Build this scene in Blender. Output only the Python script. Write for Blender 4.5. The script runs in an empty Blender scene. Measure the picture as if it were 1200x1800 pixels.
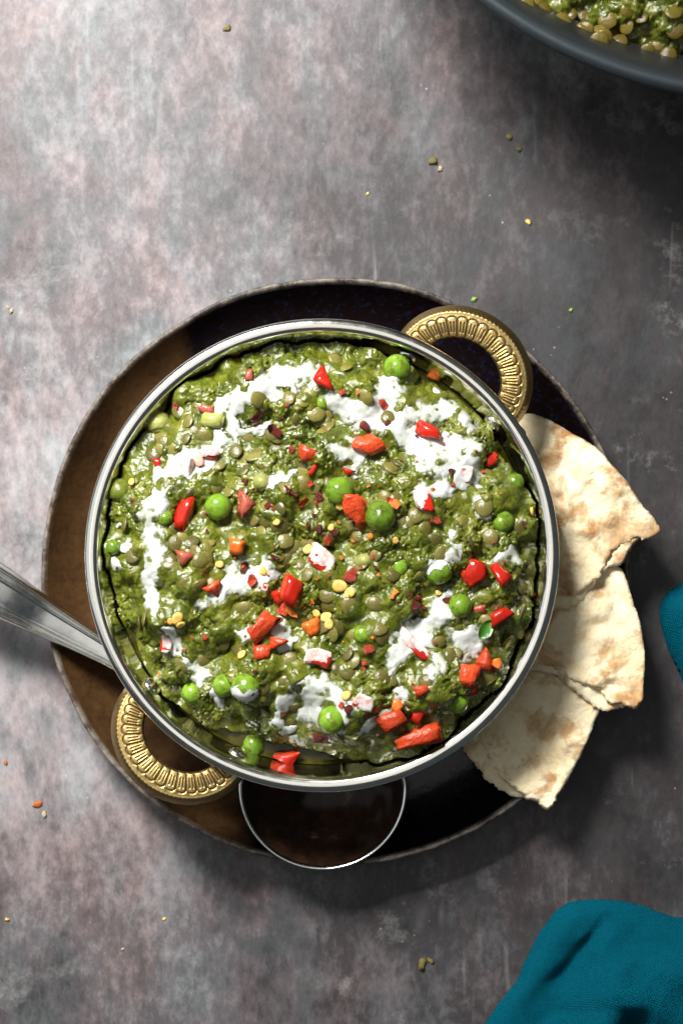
import bpy, bmesh, math, random
import numpy as np
from mathutils import Vector, Matrix, Euler, noise as mnoise

random.seed(7); rng = np.random.default_rng(7)
sc = bpy.context.scene
COL = sc.collection

# ------------------------------------------------------------------ camera
CAM_Z, FPX = 0.75, 3889.0            # straight-down camera; focal length in photo pixels (1200 x 1800)
RIM_Z = 0.0523                       # height of the steel bowl's rim
cd = bpy.data.cameras.new('camera'); cam = bpy.data.objects.new('camera', cd); COL.objects.link(cam)
cam.location = (0, 0, CAM_Z); cd.sensor_fit = 'VERTICAL'; cd.sensor_height = 36; cd.sensor_width = 24
cd.lens = FPX / 1800 * 36; cd.clip_start = 0.01; cd.clip_end = 20
cd.dof.use_dof = True; cd.dof.focus_distance = CAM_Z - 0.053; cd.dof.aperture_fstop = 15
sc.camera = cam

# ------------------------------------------------------------------ light
w = bpy.data.worlds.new('World'); sc.world = w; w.use_nodes = True
w.node_tree.nodes['Background'].inputs[0].default_value = (0.80, 0.92, 1.0, 1)
w.node_tree.nodes['Background'].inputs[1].default_value = 0.06
def area(name, loc, aim, sx, sy, power, col, spread=180):
    l = bpy.data.lights.new(name, 'AREA'); l.shape = 'RECTANGLE'; l.size = sx; l.size_y = sy
    l.energy = power; l.color = col; l.spread = math.radians(spread)
    o = bpy.data.objects.new(name, l); COL.objects.link(o); o.location = loc
    o.rotation_euler = (Vector(aim) - Vector(loc)).to_track_quat('-Z', 'Y').to_euler(); return o
area('window_light', (-0.28, 0.52, 0.66), (-0.080, 0.045, 0.0), 0.26, 0.26, 2.0, (1.0, 0.98, 0.95), 47)
area('side_window_light', (-0.85, 0.20, 0.80), (0, 0, 0.0), 1.1, 1.2, 3.2, (0.93, 0.97, 1.0))
area('rim_fill_light', (-0.15, 0.10, 1.6), (0, 0, 0.0), 1.0, 1.0, 3.0, (1.0, 0.98, 0.95))  # added overhead lamp: bright line on the steel rim, plus soft fill
sc.view_settings.view_transform = 'Standard'; sc.view_settings.look = 'None'
sc.view_settings.exposure = 0; sc.view_settings.gamma = 1

# ------------------------------------------------------------------ helpers
def S(z): return (CAM_Z - z) / FPX
S0 = S(RIM_Z)                        # metres per photo pixel at the rim
def P(px, py, z=RIM_Z): s = S(z); return Vector(((px - 600) * s, (900 - py) * s, z))
def tag(o, label=None, cat=None, group=None, kind=None):
    if label: o['label'] = label
    if cat: o['category'] = cat
    if group: o['group'] = group
    if kind: o['kind'] = kind
    return o
def empty(name, loc):
    o = bpy.data.objects.new(name, None); o.empty_display_size = 0.01; COL.objects.link(o); o.location = loc; return o
def mesh(name, v, f, mats, smooth=True, col=None, attrs=None):
    me = bpy.data.meshes.new(name)
    v = np.asarray(v, np.float32)
    if isinstance(f, np.ndarray):
        n = len(f); me.vertices.add(len(v)); me.vertices.foreach_set('co', v.ravel())
        me.loops.add(4 * n); me.loops.foreach_set('vertex_index', f.astype(np.int32).ravel())
        me.polygons.add(n); me.polygons.foreach_set('loop_start', np.arange(0, 4 * n, 4, dtype=np.int32))
        me.update(calc_edges=True)
    else:
        me.from_pydata(v.tolist(), [], f); me.update()
    me.polygons.foreach_set('use_smooth', np.full(len(me.polygons), smooth))
    if col is not None:
        a = me.color_attributes.new('Col', 'FLOAT_COLOR', 'POINT')
        a.data.foreach_set('color', np.c_[col, np.ones(len(col))].astype(np.float32).ravel())
    for k, arr in (attrs or {}).items():
        a = me.attributes.new(k, 'FLOAT', 'POINT'); a.data.foreach_set('value', np.asarray(arr, np.float32))
    for m in (mats if isinstance(mats, (list, tuple)) else [mats]): me.materials.append(m)
    return me
def obj(name, me, parent=None, loc=None, rot=None):
    o = bpy.data.objects.new(name, me); COL.objects.link(o)
    if loc is not None: o.location = loc
    if rot is not None: o.rotation_euler = rot
    if parent is not None:
        o.parent = parent; o.matrix_parent_inverse = Matrix.Translation(-Vector(parent.location))
    return o
def recentre(me, loc):                # world-space verts -> verts about loc
    me.transform(Matrix.Translation(-Vector(loc))); return me
def bm_mesh(name, bm, mats, smooth=True):
    me = bpy.data.meshes.new(name); bm.to_mesh(me); bm.free()
    for m in (mats if isinstance(mats, (list, tuple)) else [mats]): me.materials.append(m)
    me.polygons.foreach_set('use_smooth', np.full(len(me.polygons), smooth)); return me
def lathe(name, prof, mats, n=160, wob=None):
    v, f = [], []
    k = len(prof)
    for i in range(n):
        a = 2 * math.pi * i / n
        for j, (r, z) in enumerate(prof):
            rr, zz = (r, z) if wob is None else wob(r, z, a)
            v.append((rr * math.cos(a), rr * math.sin(a), zz))
    for i in range(n):
        for j in range(k - 1):
            f.append((i * k + j, ((i + 1) % n) * k + j, ((i + 1) % n) * k + j + 1, i * k + j + 1))
    return mesh(name, v, np.array(f), mats)
def catmull(pts, per=8, closed=True):
    p = np.array(pts, float); n = len(p); out = []
    rngi = range(n) if closed else range(n - 1)
    for i in rngi:
        g = (lambda k: p[k % n]) if closed else (lambda k: p[min(max(k, 0), n - 1)])
        a, b, c, d = g(i - 1), g(i), g(i + 1), g(i + 2)
        for t in np.arange(per) / per:
            out.append(.5 * ((2 * b) + (c - a) * t + (2 * a - 5 * b + 4 * c - d) * t * t + (3 * b - a - 3 * c + d) * t ** 3))
    if not closed: out.append(p[-1])
    return np.array(out)
def sm(a, b, x): t = np.clip((x - a) / (b - a), 0, 1); return t * t * (3 - 2 * t)
def _h(ix, iy, seed):
    n = (ix.astype(np.int64) * 374761393 + iy.astype(np.int64) * 668265263 + seed * 974711) & 0x7fffffff
    n = ((n ^ (n >> 13)) * 1274126177) & 0x7fffffff
    return ((n ^ (n >> 16)) & 0xffff) / 65535.0
def vn(x, y, seed=0):
    ix, iy = np.floor(x), np.floor(y); fx, fy = x - ix, y - iy
    ux, uy = fx * fx * (3 - 2 * fx), fy * fy * (3 - 2 * fy)
    a, b, c, d = _h(ix, iy, seed), _h(ix + 1, iy, seed), _h(ix, iy + 1, seed), _h(ix + 1, iy + 1, seed)
    return (a * (1 - ux) + b * ux) * (1 - uy) + (c * (1 - ux) + d * ux) * uy
def fbm(x, y, seed=0, o=4):
    s, a, t = 0, 1, 0
    for k in range(o): s = s + a * vn(x * 2 ** k + 17 * k, y * 2 ** k - 9 * k, seed + k); t += a; a *= .5
    return s / t
def blur(a, s):
    r = int(3 * s); k = np.exp(-np.arange(-r, r + 1) ** 2 / (2 * s * s)); k /= k.sum()
    a = np.pad(a, r, mode='edge')
    a = np.apply_along_axis(lambda m: np.convolve(m, k, 'valid'), 0, a)
    return np.apply_along_axis(lambda m: np.convolve(m, k, 'valid'), 1, a)
def sdf(poly, X, Y):                  # signed distance to a closed polygon, negative inside
    d = np.full(X.shape, 1e9); ins = np.zeros(X.shape, bool); n = len(poly)
    for i in range(n):
        ax, ay = poly[i]; bx, by = poly[(i + 1) % n]
        ex, ey = bx - ax, by - ay; L = ex * ex + ey * ey + 1e-18
        t = np.clip(((X - ax) * ex + (Y - ay) * ey) / L, 0, 1)
        d = np.minimum(d, (X - ax - t * ex) ** 2 + (Y - ay - t * ey) ** 2)
        if ay != by:
            c = ((ay > Y) != (by > Y)) & (X < ex * (Y - ay) / (by - ay) + ax); ins ^= c
    d = np.sqrt(d); return np.where(ins, -d, d)
def sheet(poly, cell, ztop, zbot):
    """closed slab over a polygon; ztop/zbot(X, Y, depth inside the outline) -> world verts, quads"""
    lo, hi = poly.min(0) - 2 * cell, poly.max(0) + 2 * cell
    xs, ys = np.arange(lo[0], hi[0], cell), np.arange(lo[1], hi[1], cell)
    X, Y = np.meshgrid(xs, ys, indexing='ij'); D = sdf(poly, X, Y)
    gx, gy = np.gradient(D, cell); gn = np.sqrt(gx ** 2 + gy ** 2) + 1e-9
    out = D > -0.35 * cell
    X = np.where(out, X - D * gx / gn, X); Y = np.where(out, Y - D * gy / gn, Y)
    D2 = np.where(out, 0, -D)
    keepv = D < 0.75 * cell
    ok = keepv[:-1, :-1] & keepv[1:, :-1] & keepv[1:, 1:] & keepv[:-1, 1:]
    ok &= (D[:-1, :-1] < 0) | (D[1:, 1:] < 0) | (D[1:, :-1] < 0) | (D[:-1, 1:] < 0)
    idx = np.arange(X.size).reshape(X.shape)
    q = np.stack([idx[:-1, :-1], idx[1:, :-1], idx[1:, 1:], idx[:-1, 1:]], -1)[ok]
    zt, zb = ztop(X, Y, D2), zbot(X, Y, D2)
    used, inv = np.unique(q, return_inverse=True); inv = inv.reshape(q.shape)
    vt = np.stack([X.ravel(), Y.ravel(), zt.ravel()], -1)[used]; vb = np.stack([X.ravel(), Y.ravel(), zb.ravel()], -1)[used]
    v = np.r_[vt, vb]; f = np.r_[inv, inv[:, ::-1] + len(used)]
    # stitch the open border of both skins
    e = np.concatenate([inv[:, [0, 1]], inv[:, [1, 2]], inv[:, [2, 3]], inv[:, [3, 0]]])
    key = {(a, b) for a, b in e.tolist()}
    side = [(b, a, a + len(used), b + len(used)) for a, b in key if (b, a) not in key]
    return v, np.r_[f, np.array(side)]

# ------------------------------------------------------------------ materials
class NT:
    def __init__(s, name):
        s.m = bpy.data.materials.new(name); s.m.use_nodes = True; s.t = s.m.node_tree
        s.b = s.t.nodes['Principled BSDF']; s.out = s.t.nodes['Material Output']
    def n(s, typ, ins=None, **kw):
        x = s.t.nodes.new(typ)
        for k, v in kw.items(): setattr(x, k, v)
        for k, v in (ins or {}).items():
            if hasattr(v, 'node'): s.t.links.new(v, x.inputs[k])
            else: x.inputs[k].default_value = v
        return x
    def set(s, **kw):
        for k, v in kw.items():
            i = s.b.inputs[k.replace('_', ' ')]
            if hasattr(v, 'node'): s.t.links.new(v, i)
            else: i.default_value = (*v, 1) if isinstance(v, tuple) and i.type == 'RGBA' else v
        return s
    def co(s, scale=(1, 1, 1), rot=(0, 0, 0), kind='Object', loc=(0, 0, 0)):
        c = s.n('ShaderNodeTexCoord'); mp = s.n('ShaderNodeMapping', {0: c.outputs[kind], 'Scale': scale, 'Rotation': rot, 'Location': loc})
        return mp.outputs[0]
    def noise(s, vec, scale, detail=4, rough=.55, dist=0.0):
        return s.n('ShaderNodeTexNoise', {'Vector': vec, 'Scale': scale, 'Detail': detail, 'Roughness': rough, 'Distortion': dist}).outputs[0]
    def ramp(s, fac, stops):
        r = s.n('ShaderNodeValToRGB', {0: fac}); e = r.color_ramp.elements
        while len(e) < len(stops): e.new(.5)
        for el, (p, c) in zip(e, stops):
            el.position = p; el.color = (*c, 1) if isinstance(c, tuple) else (c, c, c, 1)
        return r.outputs[0]
    def mix(s, fac, a, b, mode='MIX'):
        x = s.n('ShaderNodeMix', data_type='RGBA', blend_type=mode)
        for i, v in ((0, fac), (6, a), (7, b)):
            if hasattr(v, 'node'): s.t.links.new(v, x.inputs[i])
            else: x.inputs[i].default_value = (*v, 1) if isinstance(v, tuple) else v
        return x.outputs[2]
    def math(s, op, a, b=0.0):
        x = s.n('ShaderNodeMath', {0: a, 1: b}, operation=op); return x.outputs[0]
    def bump(s, h, strength, dist, nrm=None):
        x = s.n('ShaderNodeBump', {'Height': h, 'Strength': strength, 'Distance': dist})
        if nrm is not None: s.t.links.new(nrm, x.inputs['Normal'])
        return x.outputs[0]
    def attr(s, name): return s.n('ShaderNodeAttribute', attribute_name=name)
    def rnd(s): return s.n('ShaderNodeObjectInfo').outputs['Random']

BOARD = (1.85, 3.05, 1.15)               # noise offset picked so the mottling runs lighter left, darker right
def mat_table():
    t = NT('painted_board'); c = t.co(); cs = t.co((1.0, .55, 1))
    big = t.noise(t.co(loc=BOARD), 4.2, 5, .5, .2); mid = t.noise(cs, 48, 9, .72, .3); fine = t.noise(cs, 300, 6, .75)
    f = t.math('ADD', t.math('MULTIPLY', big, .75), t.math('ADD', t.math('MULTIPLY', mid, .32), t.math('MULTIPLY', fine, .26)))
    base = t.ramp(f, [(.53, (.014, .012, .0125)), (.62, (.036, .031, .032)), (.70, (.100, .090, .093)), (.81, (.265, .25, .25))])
    hue = t.noise(cs, 38, 5, .65, .6)
    tint = t.ramp(hue, [(.36, (.86, 1.01, 1.01)), (.48, (.98, .98, 1.0)), (.58, (1.07, .96, .96)), (.7, (1.14, .94, .90))])
    base = t.mix(1.0, base, tint, 'MULTIPLY')
    dark = t.ramp(t.noise(cs, 24, 8, .72, .8), [(.36, 1.0), (.47, 0.0)])
    base = t.mix(t.math('MULTIPLY', dark, .55), base, (.035, .042, .045))
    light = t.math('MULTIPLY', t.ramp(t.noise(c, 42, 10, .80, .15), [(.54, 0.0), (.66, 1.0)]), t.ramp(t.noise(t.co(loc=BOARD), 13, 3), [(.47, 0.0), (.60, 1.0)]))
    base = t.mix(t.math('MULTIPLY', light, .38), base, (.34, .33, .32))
    speck = t.ramp(t.n('ShaderNodeTexVoronoi', {'Vector': c, 'Scale': 190.0}).outputs['Distance'], [(.02, 1.0), (.085, 0.0)])
    gate = t.ramp(t.noise(c, 30, 2), [(.56, 0.0), (.62, 1.0)])
    base = t.mix(t.math('MULTIPLY', t.math('MULTIPLY', speck, gate), .8), base, (.5, .49, .46))
    rust = t.ramp(t.noise(t.co((1, .6, 1), (0, 0, .7)), 36, 5, .6, .3), [(.70, 0.0), (.745, 1.0)])
    base = t.mix(t.math('MULTIPLY', rust, .5), base, (.16, .07, .03))
    # long hairline scratches
    for rot, sc_, th in ((.35, 9, .012), (-.95, 8, .010), (1.35, 7, .010)):
        v = t.n('ShaderNodeTexVoronoi', {'Vector': t.co((1, .05, 1), (0, 0, rot)), 'Scale': sc_ * 2.6}, feature='DISTANCE_TO_EDGE').outputs['Distance']
        g = t.ramp(t.noise(c, 9 + sc_, 3), [(.55, 0.0), (.62, 1.0)])
        base = t.mix(t.math('MULTIPLY', t.math('MULTIPLY', t.ramp(v, [(.0, 1.0), (th, 0.0)]), g), .16), base, (.36, .36, .35))
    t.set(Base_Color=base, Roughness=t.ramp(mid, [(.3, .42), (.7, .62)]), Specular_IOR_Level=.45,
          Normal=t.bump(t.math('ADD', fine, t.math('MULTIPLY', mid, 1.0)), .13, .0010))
    return t.m
def mat_glaze():
    t = NT('dark_stoneware_glaze'); c = t.co()
    sx = t.n('ShaderNodeSeparateXYZ', {0: c})
    # two-tone dip: rusty brown glaze on one side, blue-black on the other
    edge = t.math('ADD', t.math('ADD', sx.outputs[0], t.math('MULTIPLY', sx.outputs[1], .12)), t.math('MULTIPLY', t.noise(c, 30, 3), .010))
    k = t.ramp(t.math('ADD', t.math('MULTIPLY', edge, 10), .5), [(.11, 0.0), (.18, 1.0)])
    sp = t.noise(c, 520, 4, .7)
    brown = t.ramp(t.math('ADD', t.math('MULTIPLY', t.noise(c, 60, 5, .65), .6), t.math('MULTIPLY', sp, .4)), [(.35, (.026, .013, .006)), (.62, (.070, .036, .014))])
    blue = t.ramp(sp, [(.44, (.0050, .0022, .0018)), (.57, (.0045, .0034, .0055)), (.72, (.010, .011, .026))])
    rimc = t.ramp(sx.outputs[2], [(.0, 0.0), (1.0, 1.0)])
    col = t.mix(k, brown, blue)
    wear = t.attr('wear').outputs['Fac']
    wn = t.math('MULTIPLY', wear, t.ramp(t.noise(c, 190, 6, .75), [(.42, 0.0), (.6, 1.0)]))
    col = t.mix(t.math('MULTIPLY', wear, .65), col, (.04, .032, .028))
    col = t.mix(wn, col, (.17, .145, .12))
    t.set(Base_Color=col, Roughness=t.mix(wear, (.22, .22, .22), (.5, .5, .5)), Specular_IOR_Level=.25,
          Normal=t.bump(t.noise(c, 110, 4, .6), .12, .002)); return t.m
def mat_steel(name='stainless_steel', rough=.16, col=(.90, .87, .79), sc_=(1, 1, 1)):
    t = NT(name); c = t.co(sc_)
    n = t.noise(c, 260, 5, .7)
    t.set(Base_Color=t.mix(t.noise(c, 70, 3), col, tuple(x * .86 for x in col)), Metallic=1.0,
          Roughness=t.ramp(n, [(.3, rough * .75), (.75, rough * 1.5)]), Normal=t.bump(t.noise(c, 45, 2), .06, .002)); return t.m
def mat_brass():
    t = NT('aged_brass'); c = t.co()
    rel = t.attr('groove').outputs['Fac']
    n = t.noise(c, 170, 6, .7)
    br = t.ramp(n, [(.32, (.22, .15, .055)), (.6, (.42, .30, .12)), (.8, (.58, .45, .23))])
    col = t.mix(t.math('MULTIPLY', rel, .85), br, (.055, .036, .012))   # tarnish left in the engraving
    t.set(Base_Color=col, Metallic=1.0, Roughness=t.ramp(n, [(.3, .52), (.7, .36)]), Normal=t.bump(t.noise(c, 900, 3), .22, .0004)); return t.m
def mat_curry():
    t = NT('spinach_lentil_curry'); c = t.co()
    col = t.mix(1.0, t.attr('Col').outputs['Color'], t.ramp(t.noise(c, 900, 4, .7), [(.3, (.62, .62, .55)), (.5, (1, 1, 1)), (.72, (1.45, 1.38, 1.5))]), 'MULTIPLY')
    col = t.mix(t.ramp(t.noise(c, 210, 3, .6), [(.56, 0.0), (.70, .5)]), col, (.10, .088, .018))
    h = t.math('ADD', t.math('MULTIPLY', t.noise(c, 1400, 4, .7), .5), t.noise(c, 520, 3, .6))
    t.set(Base_Color=col, Roughness=t.ramp(t.noise(c, 420, 3), [(.35, .14), (.65, .40)]), Specular_IOR_Level=.6, Subsurface_Weight=.12,
          Subsurface_Radius=(.6, 1, .2), Subsurface_Scale=.0012, Normal=t.bump(h, .30, .0009)); return t.m
def mat_cream():
    t = NT('thin_yoghurt'); c = t.co(); k = t.attr('thin').outputs['Fac']
    veil = t.math('MULTIPLY', k, t.ramp(t.noise(c, 330, 5, .7), [(.35, .25), (.62, 1.0)]))
    col = t.mix(veil, (.55, .57, .545), (.25, .28, .11))
    al = t.ramp(t.math('ADD', k, t.math('MULTIPLY', t.math('SUBTRACT', t.noise(c, 420, 4, .7), .5), .7)), [(.58, 1.0), (.97, 0.0)])
    t.set(Alpha=al, Base_Color=col, Roughness=.16, Specular_IOR_Level=.5, Subsurface_Weight=.25, Subsurface_Radius=(1, 1, .8), Subsurface_Scale=.001,
          Normal=t.bump(t.noise(c, 260, 3), .25, .001)); return t.m
def mat_sauce():
    t = NT('olive_cooking_sauce'); c = t.co()
    col = t.ramp(t.noise(c, 75, 5, .65), [(.38, (.014, .015, .002)), (.55, (.040, .036, .006)), (.72, (.10, .085, .024))])
    t.set(Base_Color=col, Roughness=.08, Specular_IOR_Level=.25, Normal=t.bump(t.noise(c, 120, 2), .12, .002)); return t.m
def mat_food(name, a, b, rough=.28, sss=.2, scale=260, bump=.2, bs=500, vary=.25, smear=False):
    t = NT(name); c = t.co()
    col = t.mix(t.noise(c, scale, 4, .6), a, b)
    r = t.rnd(); f = t.math('ADD', t.math('MULTIPLY', r, vary * 2), 1 - vary)
    if smear: col = t.mix(t.ramp(t.noise(t.n('ShaderNodeVectorMath', {0: c, 1: t.n('ShaderNodeCombineXYZ', {0: t.math('MULTIPLY', r, 90.0), 1: 0.0, 2: 0.0}).outputs[0]}, operation='ADD').outputs[0], 1.6, 5, .7), [(.50, 0.0), (.60, .85)]), col, (.085, .095, .008))   # curry clinging to the skin
    col = t.mix(1.0, col, t.n('ShaderNodeCombineColor', {0: f, 1: f, 2: f}).outputs[0], 'MULTIPLY')
    t.set(Base_Color=col, Roughness=rough, Specular_IOR_Level=.5, Subsurface_Weight=sss, Subsurface_Radius=(1, .5, .3), Subsurface_Scale=.0015,
          Normal=t.bump(t.noise(c, bs, 3), bump, .0008)); return t.m
def mat_bread():
    t = NT('toasted_flatbread'); c = t.co(); r = t.rnd()
    off = t.n('ShaderNodeVectorMath', {0: c, 1: t.n('ShaderNodeCombineXYZ', {0: r, 1: r, 2: 0.0}).outputs[0]}, operation='ADD').outputs[0]
    base = t.ramp(t.noise(off, 130, 6, .7), [(.3, (.68, .52, .29)), (.5, (.82, .70, .46)), (.7, (.88, .80, .60))])
    toast = t.ramp(t.noise(off, 88, 5, .60, .3), [(.50, 0.0), (.555, .6), (.62, 1.0)])
    tc = t.ramp(t.noise(off, 240, 4, .7), [(.35, (.26, .09, .016)), (.65, (.50, .24, .06))])
    hi = t.attr('blister').outputs['Fac']
    col = t.mix(t.math('MULTIPLY', t.math('MULTIPLY', toast, .95), t.math('ADD', t.math('MULTIPLY', hi, .3), .70)), base, tc)
    h = t.math('ADD', t.noise(off, 900, 4, .75), t.math('MULTIPLY', t.noise(off, 240, 4, .6), 1.5))
    t.set(Base_Color=col, Roughness=.85, Specular_IOR_Level=.2, Subsurface_Weight=.1, Subsurface_Radius=(1, .7, .4), Subsurface_Scale=.001,
          Normal=t.bump(h, .5, .0010)); return t.m
def mat_linen():
    t = NT('teal_linen'); c = t.co((1, 1, 1), (0, 0, .5))
    sx = t.n('ShaderNodeSeparateXYZ', {0: c}); K = 2 * math.pi / .00075
    wx = t.math('SINE', t.math('MULTIPLY', sx.outputs[0], K)); wy = t.math('SINE', t.math('MULTIPLY', sx.outputs[1], K))
    wv = t.math('MULTIPLY', wx, wy); sl = t.noise(t.co((1, .12, 1), (0, 0, .5)), 900, 3, .6); sl2 = t.noise(t.co((.12, 1, 1), (0, 0, .5)), 900, 3, .6)
    h = t.math('ADD', wv, t.math('ADD', sl, sl2))
    col = t.mix(t.ramp(h, [(.2, 0.0), (.9, 1.0)]), (.0002, .052, .090), (.0006, .125, .185))
    t.set(Base_Color=col, Roughness=.85, Specular_IOR_Level=.05, Normal=t.bump(h, .8, .0006)); return t.m
def mat_pan(name, col, rough):
    t = NT(name); c = t.co(); n = t.noise(c, 1500, 3, .7)
    t.set(Base_Color=t.mix(t.ramp(n, [(.62, 0.0), (.72, .35)]), col, tuple(min(1, 3 * x + .05) for x in col)), Roughness=rough, Metallic=.25, Normal=t.bump(n, .15, .0005)); return t.m

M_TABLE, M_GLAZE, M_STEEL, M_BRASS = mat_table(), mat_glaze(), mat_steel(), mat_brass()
M_SPOON = mat_steel('worn_spoon_steel', .17, (.78, .78, .74))
M_CURRY, M_CREAM, M_SAUCE, M_BREAD, M_LINEN = mat_curry(), mat_cream(), mat_sauce(), mat_bread(), mat_linen()
M_PEA = mat_food('green_pea_skin', (.075, .165, .008), (.20, .34, .030), .2, .3, 1.5, .14, 3, .3, True)
M_PEAD = mat_food('olive_pea_skin', (.08, .11, .010), (.17, .20, .03), .25, .2, 1.5, .14, 3, .2, True)
M_SKIN = mat_food('red_pepper_skin', (.30, .008, .005), (.55, .026, .010), .14, .15, 170, .10, 420, .22)
M_FLESH = mat_food('red_pepper_flesh', (.38, .018, .007), (.64, .095, .024), .22, .2, 330, .7, 800, .22)
M_DULL = mat_food('stewed_pepper', (.26, .05, .030), (.40, .10, .060), .3, .2, 300, .4, 700, .2)
M_ORANGE = mat_food('orange_pepper_flesh', (.55, .085, .010), (.70, .19, .025), .3, .25, 300, .4, 700, .15)
M_FDARK = mat_food('dark_chilli_flake', (.060, .008, .006), (.15, .018, .010), .3, 0, 400, .6, 900, .4)
M_FRED = mat_food('red_chilli_flake', (.22, .014, .006), (.42, .045, .012), .28, .05, 400, .5, 900, .3)
M_FORG = mat_food('orange_chilli_flake', (.50, .09, .012), (.66, .22, .03), .3, .1, 400, .5, 900, .25)
M_SEED = mat_food('chilli_seed', (.62, .34, .05), (.78, .55, .16), .3, .2, 500, .3, 900, .15)
M_LENT = mat_food('brown_lentil', (.085, .082, .012), (.17, .145, .040), .3, .1, 420, .3, 1100, .45)
M_LENTP = mat_food('tan_lentil', (.075, .066, .008), (.17, .115, .020), .3, .1, 420, .3, 1100, .3)
M_LEEK = mat_food('pale_green_stalk', (.20, .22, .05), (.34, .34, .10), .3, .15, 320, .3, 900, .15)
M_PAN = mat_pan('grey_enamel_rim', (.026, .035, .040), .42); M_PANIN = mat_pan('nonstick_coating', (.022, .024, .026), .38)
M_COPPER = mat_pan('brown_outer_enamel', (.10, .05, .03), .45)
M_CRUMB = mat_food('bread_crumb', (.28, .22, .12), (.46, .40, .27), .8, .1, 400, .4, 900, .2)
M_HERB = mat_food('green_herb_bit', (.13, .26, .03), (.24, .36, .06), .4, .1, 400, .3, 900, .2)
M_OLIVE = mat_food('dried_olive_bit', (.09, .075, .018), (.20, .16, .04), .6, .1, 400, .4, 900, .2)

# ------------------------------------------------------------------ table
n = 8; v = [(x, y, 0) for x in np.linspace(-.7, .7, n) for y in np.linspace(-.7, .7, n)]
f = np.array([(i * n + j, (i + 1) * n + j, (i + 1) * n + j + 1, i * n + j + 1) for i in range(n - 1) for j in range(n - 1)])
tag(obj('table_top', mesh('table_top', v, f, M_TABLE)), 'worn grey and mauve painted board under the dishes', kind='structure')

# ------------------------------------------------------------------ plate
pc = P(589, 1005, .0185); PC = Vector((pc.x, pc.y, 0))
prof = [(.0005, .0048), (.040, .0048), (.074, .0050), (.080, .0056), (.085, .0072), (.0895, .0105), (.0930, .0142), (.0950, .0168), (.0958, .0179),
        (.0964, .0184), (.0970, .0183), (.0973, .0176), (.0968, .0160), (.093, .0095), (.086, .003), (.078, .0004), (.0005, .0004)]
def wobp(r, z, a):
    k = max(0, (r - .05) / .047); nz = mnoise.noise(Vector((math.cos(a) * 2.2, math.sin(a) * 2.2, 3)))
    n2 = mnoise.noise(Vector((math.cos(a) * 24, math.sin(a) * 24, 8))); top = 1 if z > .0165 else 0
    return r + k * (nz * .0008 + n2 * .00022 * top), z + k * nz * .0005 * (z > .002) + n2 * .0002 * top
me = lathe('plate', prof, M_GLAZE, 360, wobp)
zz = np.array([q.co.z for q in me.vertices]); rr = np.array([math.hypot(q.co.x, q.co.y) for q in me.vertices])
a = me.attributes.new('wear', 'FLOAT', 'POINT'); a.data.foreach_set('value', (sm(.0172, .0182, zz) * (rr > .0955)).astype(np.float32))
tag(obj('stoneware_plate', me, loc=PC), 'dark brown and blue-black glazed stoneware plate under the steel bowl', 'plate')

# ------------------------------------------------------------------ steel bowl with brass handles
bc = P(565.5, 976.5); BZ = .0052; BC = Vector((bc.x, bc.y, BZ))
bowl = tag(empty('steel_bowl', BC), 'round stainless steel serving bowl with two brass handles, full of curry', 'bowl')
outp = [(.0005, 0), (.030, 0), (.036, .0018), (.042, .0055), (.049, .0110), (.0555, .0175), (.0615, .0245), (.0660, .0310), (.0692, .0370), (.0708, .0415), (.0716, .0440)]
TH = .0010
def wall_r(z):                         # inner wall radius at world height z
    zl = z - BZ; zs = [q[1] for q in outp[1:]]; rs = [q[0] for q in outp[1:]]
    return np.interp(zl, zs, rs) - TH * 1.3
inn = [(max(r - TH * .9, .0004), z + TH * .75) for r, z in outp]
inn[-1] = (.0708, .0440)
prof = inn + outp[::-1]
pp = catmull([(r, z) for r, z in inn], 4, False).tolist() + catmull([(r, z) for r, z in outp[::-1]], 4, False).tolist()
obj('bowl_body', lathe('bowl_body', pp, M_STEEL, 200), bowl, BC)
rimp = []
for k in range(25):
    a = math.radians(-120 + 360 * k / 24); rimp.append((.0727 + .00222 * math.cos(a), .0453 + .00150 * math.sin(a)))
obj('rolled_rim', lathe('rolled_rim', rimp, M_STEEL, 240), bowl, BC)

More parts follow.
